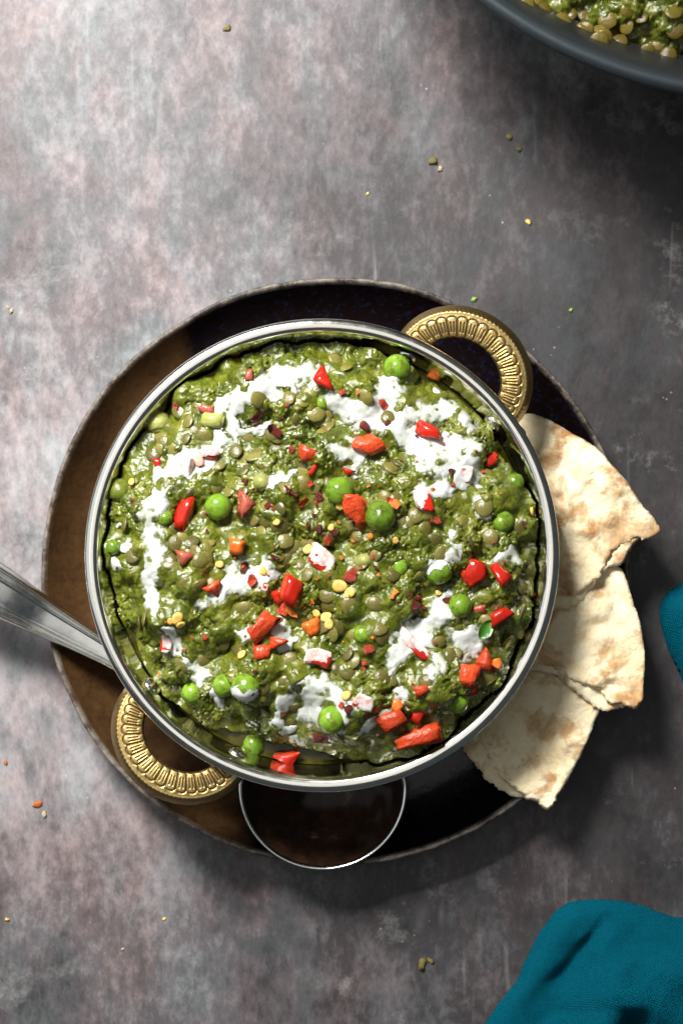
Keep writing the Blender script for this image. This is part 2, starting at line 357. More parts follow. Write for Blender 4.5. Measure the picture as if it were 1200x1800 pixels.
def handle_mesh():
    NU, NV, NP = 340, 40, 19
    V, G = [], []
    for i in range(NU + 1):
        u = i / NU; th = math.pi * (1 - u) * 1.12 - math.pi * .06
        oi = Vector((math.cos(th) * .0134, math.sin(th) * .0112)); oo = Vector((math.cos(th) * .0238, math.sin(th) * .0216))
        for j in range(NV + 1):
            v_ = j / NV
            p = oi.lerp(oo, v_)
            ph = (u * NP) % 1.0; pet = abs(ph - .5) * 2               # 0 mid petal, 1 at the gap
            edge = .66 - .09 * pet ** 3                                # scalloped end
            body = .0030 + .0004 * math.sin(math.pi * min(1, v_ / .75)) 
            g = 0.0
            if v_ < edge:
                g = max(g, max(0, (pet - .78) / .22) ** 1.2 * (1 if v_ > .05 else 0))
                inner = abs(pet - .34) < .10 and .18 < v_ < .52
                g = max(g, .75 if inner else 0)
            if abs(v_ - edge) < .028: g = max(g, 1 - abs(v_ - edge) / .028)
            z = body - g * .00042
            puff = (1 - pet ** 2) * .00014 if v_ < edge else .00012
            z += puff
            if v_ > .80:                                               # bevelled outer band with file marks
                q = (v_ - .80) / .20; z -= q ** 1.6 * .0042
                z += .00012 * math.sin(u * 330 + v_ * 30) * (1 - q)
            if v_ < .07: z -= (1 - v_ / .07) ** 2 * .0018
            V.append((p.x, p.y, z)); G.append(g)
        # underside
        for j in range(NV, -1, -4):
            p = oi.lerp(oo, j / NV); V.append((p.x, p.y, -.0022)); G.append(0)
    K = NV + 1 + len(range(NV, -1, -4))
    F = [(i * K + j, i * K + (j + 1) % K, (i + 1) * K + (j + 1) % K, (i + 1) * K + j) for i in range(NU) for j in range(K)]
    V = np.array(V)
    return mesh('handle', V, np.array(F)[:, ::-1], M_BRASS, attrs={'groove': G})
HM = handle_mesh()
rv = bmesh.new(); bmesh.ops.create_uvsphere(rv, u_segments=20, v_segments=12, radius=.0033); bmesh.ops.scale(rv, vec=(1, 1, .55), verts=rv.verts)
RIV = bm_mesh('rivet', rv, M_STEEL)
for ang in (math.atan2(326, 252), math.atan2(326, 252) + math.pi):
    er = Vector((math.cos(ang), math.sin(ang), 0))
    h = obj('handle', HM, bowl, BC + er * .0722 + Vector((0, 0, .0388)))
    h.rotation_euler = (Matrix.Rotation(ang - math.pi / 2, 3, 'Z') @ Matrix.Rotation(math.radians(9), 3, 'X')).to_euler()
    for s in (-1, 1):
        ra = ang + s * math.radians(14.6); d = Vector((math.cos(ra), math.sin(ra), 0)); zl = .0385
        nrm = (-d * .85 + Vector((0, 0, .52))).normalized()
        pos = BC + d * (wall_r(BZ + zl) + .0002) + Vector((0, 0, zl))
        o = bpy.data.objects.new('rivet', RIV); COL.objects.link(o); o.location = pos
        o.rotation_euler = nrm.to_track_quat('Z', 'Y').to_euler(); o.parent = h
        hm = Matrix.LocRotScale(h.location, h.rotation_euler, None); pm = Matrix.Translation(-BC)
        o.matrix_parent_inverse = (Matrix.Translation(BC) @ pm @ hm).inverted()

# ------------------------------------------------------------------ curry height field (metres, world xy)
def lumps_field(X, Y, base, inside, n_mid, n_small, seed, cell):
    """clumpy mash: max of many little caps over a rolling base; returns height and lump colour"""
    r = np.random.default_rng(seed)
    H = base.copy(); CI = np.full(X.shape, .5)
    x0, y0 = X[0, 0], Y[0, 0]; nx, ny = X.shape
    ii, jj = np.nonzero(inside)
    WX = ((fbm(X * 620, Y * 620, seed + 3, 3) - .5) * .0024 + (fbm(X * 1900, Y * 1900, seed + 5, 2) - .5) * .0007) / cell
    WY = ((fbm(X * 620, Y * 620, seed + 13, 3) - .5) * .0024 + (fbm(X * 1900, Y * 1900, seed + 15, 2) - .5) * .0007) / cell
    def stamp(n, r0, r1, hz, sunk):
        pick = r.integers(0, len(ii), n)
        for k in pick:
            cx, cy = ii[k] + r.random(), jj[k] + r.random(); ra = r.uniform(r0, r1) * (.7 + .6 * r.random()) / cell
            asp = r.uniform(.6, 1); th = r.uniform(0, math.pi); R_ = int(ra) + 6
            a, b = max(0, int(cx) - R_), min(nx, int(cx) + R_ + 1); c, d = max(0, int(cy) - R_), min(ny, int(cy) + R_ + 1)
            gx, gy = np.meshgrid(np.arange(a, b) - cx, np.arange(c, d) - cy, indexing='ij')
            gx = gx + WX[a:b, c:d]; gy = gy + WY[a:b, c:d]
            p = (gx * math.cos(th) + gy * math.sin(th)) / ra; q = (-gx * math.sin(th) + gy * math.cos(th)) / (ra * asp)
            d2 = p * p + q * q; top = hz * ra * cell
            z0 = base[int(min(max(cx, 0), nx - 1)), int(min(max(cy, 0), ny - 1))]
            t1, t2 = r.normal(0, .18), r.normal(0, .18)
            z = z0 - sunk * top + top * np.sqrt(np.clip(1 - d2, 0, 1)) * (1 + t1 * p + t2 * q)
            W = (d2 < 1) & (z > H[a:b, c:d])
            H[a:b, c:d] = np.where(W, z, H[a:b, c:d]); CI[a:b, c:d] = np.where(W, r.random(), CI[a:b, c:d])
    stamp(n_mid // 12, .0045, .0090, 1.15, .55)
    base = blur(H, .0010 / cell)
    stamp(n_mid // 3, .0022, .0044, .95, .42)
    stamp(n_mid // 2, .0012, .0024, .85, .45)
    base = blur(H, .0007 / cell)
    stamp(n_small // 3, .0007, .0015, .55, .42)
    stamp(n_small // 2, .0003, .0007, .7, .40)
    H = H + (fbm(X * 900, Y * 900, seed + 30, 4) - .5) * .0005
    return H, CI
PAL = np.array([(.027, .039, .0025), (.058, .077, .005), (.097, .114, .008), (.142, .150, .018), (.21, .205, .042)])
def palette(ci):
    t = np.clip(ci, 0, .999) * (len(PAL) - 1); i = t.astype(int); fr = (t - i)[..., None]
    return PAL[i] * (1 - fr) + PAL[np.minimum(i + 1, len(PAL) - 1)] * fr
CELL = .00026
gx = np.arange(-.0715, .0715, CELL); GX, GY = np.meshgrid(gx + bc.x, gx + bc.y, indexing='ij')
QX, QY = GX / S0 + 600, 900 - GY / S0                      # photo-plane coordinates of the field
RAD = np.hypot(QX - 565.5, QY - 976.5); ANG = np.degrees(np.arctan2(QY - 976.5, QX - 565.5)) % 360
mr = [(0, 390), (34, 391), (55, 384), (74, 376), (90, 342), (100, 326), (112, 336), (122, 352), (136, 362), (146, 379), (152, 380), (166, 380), (180, 381), (200, 380), (225, 383),
      (250, 374), (270, 374), (290, 360), (299, 350), (308, 362), (317, 354), (322, 364), (333, 344), (343, 366), (350, 388), (360, 390)]
MR = np.interp(ANG, [q[0] for q in mr], [q[1] for q in mr]) + (fbm(QX / 26, QY / 26, 3, 3) - .5) * 30
DIN = MR - RAD                                                # px inside the mound's edge
roll = (fbm(QX / 95, QY / 95, 21, 3) - .5)
BASE = .0425 + .0105 * sm(0, 85, DIN) + .0035 * sm(40, 300, DIN) + roll * .0250 * sm(10, 120, DIN)
# low, wet hollow near the lower-left wall and a smooth hollow of sauce
def dip(x, y, r, d): return -d * np.exp(-((QX - x) ** 2 + (QY - y) ** 2) / (r * r))
BASE = BASE + dip(245, 1150, 75, .0070) + dip(320, 1235, 45, .005) + dip(665, 1105, 75, .0028) + dip(400, 1275, 50, .004) + dip(880, 800, 40, .004) + dip(700, 1130, 50, .001)
for _x, _y, _r, _d in ((225, 945, 16, .004), (560, 745, 16, .003), (655, 860, 18, .003), (450, 925, 20, .003), (640, 1050, 26, .002), (360, 700, 22, .003), (540, 1230, 26, .003), (300, 1050, 24, .003), (850, 960, 24, .003)):
    BASE = BASE + dip(_x, _y, _r, _d)
BASE = np.where(DIN < 0, .0425 + DIN * .00022, BASE)
INS = DIN > -4
H, CI = lumps_field(GX, GY, BASE, INS, 2300, 9000, 5, CELL)
# yoghurt strokes (photo-plane polylines with radii)
STROKES = [
 ('white yoghurt band curving from a red pepper wedge to the upper dark chilli flakes', [[(395, 722, 20), (440, 690, 24), (485, 674, 30), (540, 655, 26)], [(395, 722, 16), (425, 765, 14), (470, 745, 8)]]),
 ('widest white yoghurt pool across the curry below the topmost pea', [[(585, 702, 22), (640, 726, 33), (700, 735, 38), (760, 735, 30), (792, 712, 15)], [(694, 650, 25), (680, 700, 30)], [(770, 675, 14), (775, 685, 10)], [(705, 765, 26), (770, 792, 38), (822, 772, 28)], [(818, 738, 24), (835, 800, 22), (800, 850, 28), (748, 862, 22)], [(835, 870, 14), (846, 905, 10)], [(745, 805, 30), (790, 830, 32)]]),
 ('white yoghurt patch under the orange red pepper chunk', [[(598, 790, 20), (620, 800, 26), (650, 800, 22), (618, 828, 20)]]),
 ('white yoghurt pool around three pink pepper cubes', [[(285, 832, 22), (330, 815, 34), (375, 795, 32), (410, 765, 20), (425, 740, 14)]]),
 ('long white yoghurt trail running beside the bowl wall past the olive pea', [[(300, 850, 18), (262, 895, 16), (270, 930, 20), (280, 965, 20), (262, 1010, 20), (272, 1070, 20)], [(250, 905, 14), (290, 885, 12)]]),
 ('small white yoghurt streak on the lump above the two pea tips', [[(213, 925, 14), (222, 950, 16), (226, 965, 12)], [(205, 995, 16), (225, 1000, 12)]]),
 ('bright white yoghurt pool beside a red pepper cube and dark flakes', [[(360, 1058, 14), (395, 1035, 22), (430, 1015, 32), (465, 1000, 24), (480, 1010, 14)]]),
 ('small white yoghurt splash over two half covered peas', [[(790, 945, 18), (795, 965, 22), (780, 980, 12)], [(758, 992, 14), (765, 1004, 12)]]),
 ('pale yoghurt smear above the pair of red pepper chunks', [[(872, 985, 14), (890, 978, 20), (905, 985, 12)]]),
 ('white yoghurt splash under the knobbly orange red pepper strip', [[(418, 1105, 14), (432, 1115, 16), (425, 1125, 10)], [(485, 1090, 16), (505, 1125, 20), (525, 1125, 12)]]),
 ('milky yoghurt swirl running into the smooth green sauce hollow', [[(755, 1090, 34), (730, 1115, 38), (700, 1150, 26), (680, 1185, 14)], [(770, 1075, 30), (790, 1055, 24)]]),
 ('white marbled yoghurt patch beside the small green leaf', [[(800, 1115, 24), (825, 1125, 30), (815, 1150, 22), (845, 1135, 14)], [(770, 1160, 22), (755, 1180, 18)]]),
 ('white yoghurt trail below the half coated pepper cube near the wall', [[(298, 1105, 12), (312, 1140, 16), (335, 1165, 18), (355, 1187, 16)], [(372, 1215, 12), (385, 1235, 14)]]),
 ('broad streaky white yoghurt pool around the dark green pea', [[(525, 1195, 26), (560, 1215, 36), (590, 1225, 26)], [(500, 1230, 22), (490, 1270, 24), (510, 1285, 16)], [(545, 1255, 30), (590, 1262, 34), (600, 1240, 26)]]),
 ('thin white yoghurt thread beside the pinkish pepper chunk', [[(615, 1288, 13), (635, 1275, 16), (660, 1262, 13), (680, 1252, 10)]]),
 ('pair of white yoghurt drops beside the chopped red pepper', [[(700, 1190, 15), (707, 1218, 18), (705, 1235, 10)]]),
 ('small white yoghurt spots below a chilli flake cluster', [[(482, 848, 14), (508, 828, 15), (525, 832, 10)], [(470, 855, 8), (485, 845, 8)]]),
 ('white yoghurt puddle where the sauce meets the red pepper', [[(518, 1296, 16), (525, 1305, 12)], [(505, 1290, 10), (520, 1290, 10)]]),
]
wx_, wy_ = (fbm(QX / 22, QY / 22, 51, 3) - .5) * 26, (fbm(QX / 22, QY / 22, 61, 3) - .5) * 26
w2x, w2y = (fbm(QX / 7, QY / 7, 53, 2) - .5) * 9, (fbm(QX / 7, QY / 7, 63, 2) - .5) * 9
AX, AY = QX + wx_ + w2x, QY + wy_ + w2y
MASKS = []
for lab, polys in STROKES:
    Mk = np.zeros(GX.shape)
    for pl in polys:
        for (x0, y0, r0), (x1, y1, r1) in zip(pl[:-1], pl[1:]):
            ex, ey = x1 - x0, y1 - y0; t = np.clip(((AX - x0) * ex + (AY - y0) * ey) / (ex * ex + ey * ey + 1e-9), 0, 1)
            d = np.hypot(AX - x0 - t * ex, AY - y0 - t * ey) / (r0 + (r1 - r0) * t)
            Mk = np.maximum(Mk, 1.25 - d)
    Mk = np.where(Mk > 0, Mk - np.clip(fbm(QX / 24, QY / 24, 141, 4) - .50, 0, 1) * 2.8, Mk)
    MASKS.append(Mk)
COVER = np.clip(np.max(MASKS, 0), 0, 1)
paste = np.clip(sm(.38, .60, fbm(QX / 50, QY / 50, 171, 3)) * .85 + 1.1 * np.exp(-((QX - 665) ** 2 + (QY - 1105) ** 2) / 62 ** 2), 0, .9)
H = H * (1 - paste) + blur(H, 3.2) * paste
wet = sm(.05, .6, COVER) * .9
H = (H + (fbm(QX / 5, QY / 5, 77, 3) - .5) * .0004) * (1 - wet) + (blur(H, 7.0) + (fbm(QX / 14, QY / 14, 78, 3) - .5) * .0014) * wet
H = np.minimum(H, np.where(RAD * S0 > wall_r(H) - .0004, .030, 1))
tone = np.clip(.20 + .5 * fbm(QX / 60, QY / 60, 31, 3) + (CI - .5) * .52, 0, 1)
keep = (DIN > -14) & (RAD * S0 < wall_r(np.maximum(H, .030)) + .0004)
def field_mesh(name, H, keep, mats, col=None, attrs=None, X=GX, Y=GY):
    ok = keep[:-1, :-1] & keep[1:, :-1] & keep[1:, 1:] & keep[:-1, 1:]
    idx = np.arange(H.size).reshape(H.shape)
    q = np.stack([idx[:-1, :-1], idx[1:, :-1], idx[1:, 1:], idx[:-1, 1:]], -1)[ok]
    used, inv = np.unique(q, return_inverse=True); inv = inv.reshape(q.shape)
    v = np.stack([X.ravel(), Y.ravel(), H.ravel()], -1)[used]
    return mesh(name, v, inv, mats, True, None if col is None else col.reshape(-1, 3)[used], {k: x.ravel()[used] for k, x in (attrs or {}).items()})
CB = Vector((bc.x, bc.y, .036))
curry = tag(empty('lentil_curry', CB), 'chunky green spinach and lentil curry mounded in the steel bowl', 'curry')
obj('curry_mash', recentre(field_mesh('curry_mash', H, keep, M_CURRY, palette(tone)), CB), curry, CB)
def hz(px, py):                        # curry height and normal under a photo-plane point
    x, y = (px - 600) * S0, (900 - py) * S0
    i = int(np.clip((x - GX[0, 0]) / CELL, 2, H.shape[0] - 3)); j = int(np.clip((y - GY[0, 0]) / CELL, 2, H.shape[1] - 3))
    return H[i, j], i, j
HS = blur(H, 5.0)
NXs, NYs = np.gradient(blur(H, 9.0), CELL)
def site(px, py, sink=0.0):
    z, i, j = hz(px, py); z = HS[i, j]
    nrm = Vector((-NXs[i, j], -NYs[i, j], 1)).normalized()
    k = (CAM_Z - z) / (CAM_Z - RIM_Z)
    x, y = (px - 600) * S0, (900 - py) * S0
    if z < .0405: z = .0405
    return Vector((x * k, y * k, z - sink)), nrm
# sauce lying in the bowl
sr = float(wall_r(.0402)); N = 128
v = [(0, 0, 0)] + [(math.cos(2 * math.pi * i / N) * r_, math.sin(2 * math.pi * i / N) * r_, zz_) for r_, zz_ in ((sr * .8, 0), (sr - .0012, 0), (sr - .0003, .0004), (sr + .0003, .0009)) for i in range(N)]
f = [(0, 1 + i, 1 + (i + 1) % N) for i in range(N)] + [(1 + k * N + i, 1 + (k + 1) * N + i, 1 + (k + 1) * N + (i + 1) % N, 1 + k * N + (i + 1) % N) for k in range(3) for i in range(N)]
obj('pool_of_sauce', mesh('pool_of_sauce', v, f, M_SAUCE), curry, Vector((bc.x, bc.y, .0402)))

# lentils and stalk bits half sunk in the mash: parts of the curry
def lentil_mesh(k, m):
    bm = bmesh.new(); bmesh.ops.create_uvsphere(bm, u_segments=14, v_segments=8, radius=1)
    for q in bm.verts:
        rr_ = math.hypot(q.co.x, q.co.y); q.co.z = math.copysign(abs(q.co.z) ** 1.4, q.co.z) * .30 * (1 + .15 * math.sin(k + q.co.x * 3))
        s_ = 1 + .07 * mnoise.noise(q.co * 1.5 + Vector((k * 7, 0, 0))); q.co.x *= s_; q.co.y *= s_ * (.86 + .05 * (k % 3))
    bmesh.ops.scale(bm, vec=(.0031,) * 3, verts=bm.verts); return bm_mesh('lentil', bm, m)
LM = [lentil_mesh(k, M_LENT) for k in range(4)]; LMP = [lentil_mesh(k + 5, M_LENTP) for k in range(3)]
def orient(nrm, tilt, spin):
    q = nrm.to_track_quat('Z', 'Y') @ Euler((random.uniform(-tilt, tilt), random.uniform(-tilt, tilt), 0)).to_quaternion()
    return (q @ Euler((0, 0, spin)).to_quaternion()).to_euler()
spots = [(556, 727), (413, 792), (370, 742), (690, 820), (686, 735), (892, 1133), (915, 1030), (480, 760), (330, 740), (660, 1062), (352, 985), (762, 760), (610, 1150), (345, 660),
         (455, 700), (590, 632), (505, 700), (730, 905), (860, 945), (770, 1130), (690, 1010), (265, 870), (500, 950), (430, 1070), (575, 1045), (850, 890), (310, 955), (720, 1240), (640, 700)]
while len(spots) < 210:
    x, y = random.uniform(190, 950), random.uniform(600, 1340)
    z, i, j = hz(x, y)
    if DIN[i, j] > 18 and COVER[i, j] < .2: spots.append((x, y))
for k, (x, y) in enumerate(spots):
    p, nr = site(x, y, -.0001 if k < 30 else .0006)
    o = obj('lentil', LM[k % 4], curry, p, orient(nr, .5, random.uniform(0, 6))); s_ = random.uniform(.8, 1.1); o.scale = (s_,) * 3
def stalk_mesh(L, R_, seed):
    bm = bmesh.new(); bmesh.ops.create_cone(bm, cap_ends=True, segments=16, radius1=R_, radius2=R_ * .95, depth=L)
    bmesh.ops.bevel(bm, geom=[e for e in bm.edges if e.calc_face_angle(0) > 1], offset=R_ * .25, segments=2, affect='EDGES')
    for q in bm.verts: q.co += mnoise.noise_vector(q.co * 400 + Vector((seed, 0, 0))) * .0003
    return bm_mesh('stalk_piece', bm, M_LEEK)
for k, (x, y, L, R_, sp) in enumerate([(278, 744, .0062, .0038, .2), (375, 738, .007, .0026, 1.4), (460, 848, .005, .0026, .4), (905, 760, .005, .002, .8), (640, 985, .005, .0022, 2)]):
    p, nr = site(x, y, .0004); obj('stalk_piece', stalk_mesh(L, R_, k * 9), curry, p, (math.radians(80), 0, sp))

# ------------------------------------------------------------------ yoghurt poured in strokes (photo-plane polylines with radii)
HC = blur(H, 4.0)
ripple = (fbm(QX / 16, QY / 16, 91, 2) - .5) * .0009
TAKEN = np.zeros(H.shape, bool)
for (lab, polys), Mk in zip(STROKES, MASKS):
    kp = (Mk > 0) & (DIN > -6) & ~TAKEN
    TAKEN |= kp
    t_ = np.clip(Mk, 0, 1); zc = HC - .0005 + .0013 * np.sqrt(t_) + ripple
    zc = np.maximum(zc, np.where(t_ > .35, .0404, 0))
    thin = 1 - sm(-.0002, .0010, zc - H + ripple * .6) * sm(.0, .75, t_ + (fbm(QX / 9, QY / 9, 97, 3) - .5) * .5)
    me = field_mesh('yoghurt', zc, kp, M_CREAM, attrs={'thin': thin})
    x0, y0, _ = polys[0][len(polys[0]) // 2]; L0 = Vector(((x0 - 600) * S0, (900 - y0) * S0, float(np.median(zc[kp]))))
    tag(obj('yoghurt_drizzle', recentre(me, L0), loc=L0), lab, 'yoghurt', 'yoghurt drizzled over the curry')

# ------------------------------------------------------------------ peas
def pea_mesh(k, m):
    bm = bmesh.new(); bmesh.ops.create_uvsphere(bm, u_segments=24, v_segments=16, radius=1)
    for q in bm.verts:
        c = q.co.copy(); s_ = 1 + .06 * mnoise.noise(c * 1.4 + Vector((k * 5, 0, 0))) + .022 * mnoise.noise(c * 5 + Vector((k * 5, 3, 0)))
        d = (c - Vector((.35, .2, .92)).normalized()).length; s_ -= .09 * math.exp(-(d / .28) ** 2) * (k % 2)
        q.co = c * s_
    return bm_mesh('pea', bm, m)
PM = [pea_mesh(k, M_PEA) for k in range(4)]; PMD = [pea_mesh(k + 5, M_PEAD) for k in range(2)]
PEAS = [
 (697, 646, 24, .45, 0, 'green pea rising from the widest yoghurt pool near a rivet'), (384, 891, 24, .9, 0, 'glossy bright green pea beside a red pepper strip and dull red skin'),
 (596, 863, 25, .8, 0, 'dimpled bright green pea just above the ragged orange red pepper'), (668, 908, 27, .8, 0, 'large glossy green pea beside the ragged orange red pepper'),
 (883, 918, 20, .5, 0, 'green pea sunk in curry close to the flatbread side of the bowl'), (210, 862, 21, .7, 1, 'olive green pea against the bowl wall'),
 (808, 1066, 22, .4, 0, 'green pea with a dark chilli flake on its side'), (770, 1003, 25, .35, 0, 'green pea half covered by a small yoghurt splash'),
 (700, 996, 19, -.1, 0, 'green pea almost buried in curry beside the orange dry flake'), (638, 1115, 17, -.1, 0, 'green pea drowned in the smooth sauce hollow'),
 (432, 1207, 25, .9, 0, 'bright green pea with its lower half dipped in yoghurt'), (394, 1205, 21, .4, 0, 'green pea tucked behind the yoghurt dipped pea'),
 (338, 1218, 20, .6, 0, 'dark green pea near the rivet and the bowl wall'), (441, 1247, 20, .2, 1, 'dull green pea below the yoghurt dipped pea'),
 (446, 1308, 19, .4, 0, 'green pea sitting in the open pool of sauce'), (583, 1265, 25, .8, 0, 'round green pea ringed by streaky yoghurt'),
 (803, 1233, 21, .5, 0, 'matt green pea beside the red pepper cubes near the dark gap'), (905, 848, 17, -.1, 0, 'pale green pea lying under thin sauce at the wall'),
 (199, 962, 14, .5, 0, 'small bright pea tip below the olive pea'), (180, 966, 10, .4, 0, 'smallest green pea tip squeezed against the bowl wall'),
 (290, 910, 14, .0, 0, 'green pea peeping through the long yoghurt trail'), (566, 708, 13, -.1, 0, 'green pea hidden below a red pepper wedge')]
for k, (x, y, r, up, dk, lab) in enumerate(PEAS):
    R_ = r * S0; p, nr = site(x, y); p = p + Vector((0, 0, R_ * (up * .8 - .45)))
    o = obj('pea', (PMD if dk else PM)[k % (2 if dk else 4)], None, p, (random.uniform(-.5, .5), random.uniform(-.5, .5), random.uniform(0, 6))); o.scale = (R_,) * 3
    tag(o, lab, 'pea', 'green peas in the curry')
    if k in (10, 7):
        bm = bmesh.new(); bm.from_mesh(PM[k % 4]); bmesh.ops.scale(bm, vec=(1.05,) * 3, verts=bm.verts)
        no_ = Vector((.25, 1 if k == 10 else -1, -.1)).normalized(); co_ = Vector((0, -.25 if k == 10 else .2, 0))
        bmesh.ops.subdivide_edges(bm, edges=bm.edges[:], cuts=1, use_grid_fill=True)
        bmesh.ops.delete(bm, geom=[fc for fc in bm.faces if (fc.calc_center_median() - co_).dot(no_) + .55 * mnoise.noise(fc.calc_center_median() * 2.2) > 0], context='FACES')
        for q in bm.verts: q.co *= 1 + .03 * mnoise.noise(q.co * 3)
        c_ = bpy.data.objects.new('yoghurt_coat', bm_mesh('yoghurt_coat', bm, M_CREAM)); COL.objects.link(c_); c_.parent = o; o.rotation_euler = (0, 0, 0)
        c_['label'] = 'white yoghurt coating on the pea'

# ------------------------------------------------------------------ chopped red pepper
def pepper_mesh(w_, h_, th, seed, kind):
    r = random.Random(seed); bm = bmesh.new(); nk = 4 if kind == 'coat' else r.choice((3, 4, 4, 5))
    base = [math.pi / 4 + 2 * math.pi * i / nk + r.uniform(-.42, .42) for i in range(nk)]
    ring = [(math.cos(a_) * w_ * .62 * r.uniform(.85, 1.12), math.sin(a_) * h_ * .62 * r.uniform(.85, 1.12)) for a_ in base]
    skx, sky = r.uniform(-.22, .22) * w_, r.uniform(-.22, .22) * h_
    lo = [bm.verts.new((x * .80 + skx, y * .80 + sky, -th / 2 * r.uniform(.6, 1.2))) for x, y in ring]
    hi = [bm.verts.new((x, y, th / 2 * r.uniform(.45, 1.35))) for x, y in ring]
    top = bm.faces.new(hi); bm.faces.new(lo[::-1])
    for i in range(nk): bm.faces.new((lo[i], lo[(i + 1) % nk], hi[(i + 1) % nk], hi[i]))
    for fc in bm.faces: fc.material_index = 1
    top.material_index = 0
    bmesh.ops.recalc_face_normals(bm, faces=bm.faces)
    bmesh.ops.bevel(bm, geom=bm.edges[:], offset=min(w_, h_) * .045, segments=2, affect='EDGES', clamp_overlap=True)
    bmesh.ops.triangulate(bm, faces=[x for x in bm.faces if len(x.verts) > 4])
    bmesh.ops.subdivide_edges(bm, edges=[e for e in bm.edges if e.calc_length() > min(w_, h_) * .2], cuts=2, use_grid_fill=True)
    for _ in range(2 if kind == 'coat' else 0): bmesh.ops.smooth_vert(bm, verts=bm.verts, factor=.5, use_axis_x=True, use_axis_y=True, use_axis_z=True)
    bm.normal_update()
    for q in bm.verts:
        flesh = any(fc.material_index == 1 for fc in q.link_faces); am = (.07 if kind == 'ragged' else .045) if flesh else .016
        q.co += q.normal * mnoise.noise(q.co * (900 if flesh else 420) + Vector((seed, 0, 0))) * min(w_, h_) * am * 1.6
        if not flesh: q.co.z += th * .14 * (1 - min(1, (q.co.x / w_ / .6) ** 2 + (q.co.y / h_ / .6) ** 2))
        q.co += mnoise.noise_vector(q.co * 300 + Vector((seed, 9, 0))) * min(w_, h_) * .10
        if kind == 'ragged': q.co += mnoise.noise_vector(q.co * 380 + Vector((seed, 5, 0))) * min(w_, h_) * .20
        elif kind == 'strip': q.co.z += .25 * h_ * math.sin(q.co.y / h_ * 3 + seed)
    m = {'skin': (M_SKIN, M_FLESH), 'coat': (M_SKIN, M_FLESH), 'ragged': (M_FLESH, M_FLESH), 'strip': (M_FLESH, M_ORANGE), 'orange': (M_ORANGE, M_ORANGE),
         'dull': (M_DULL, M_DULL), 'dark': (M_SKIN, M_SKIN), 'flesh': (M_FLESH, M_FLESH)}[kind]
    return bm_mesh('pepper_piece', bm, list(m))
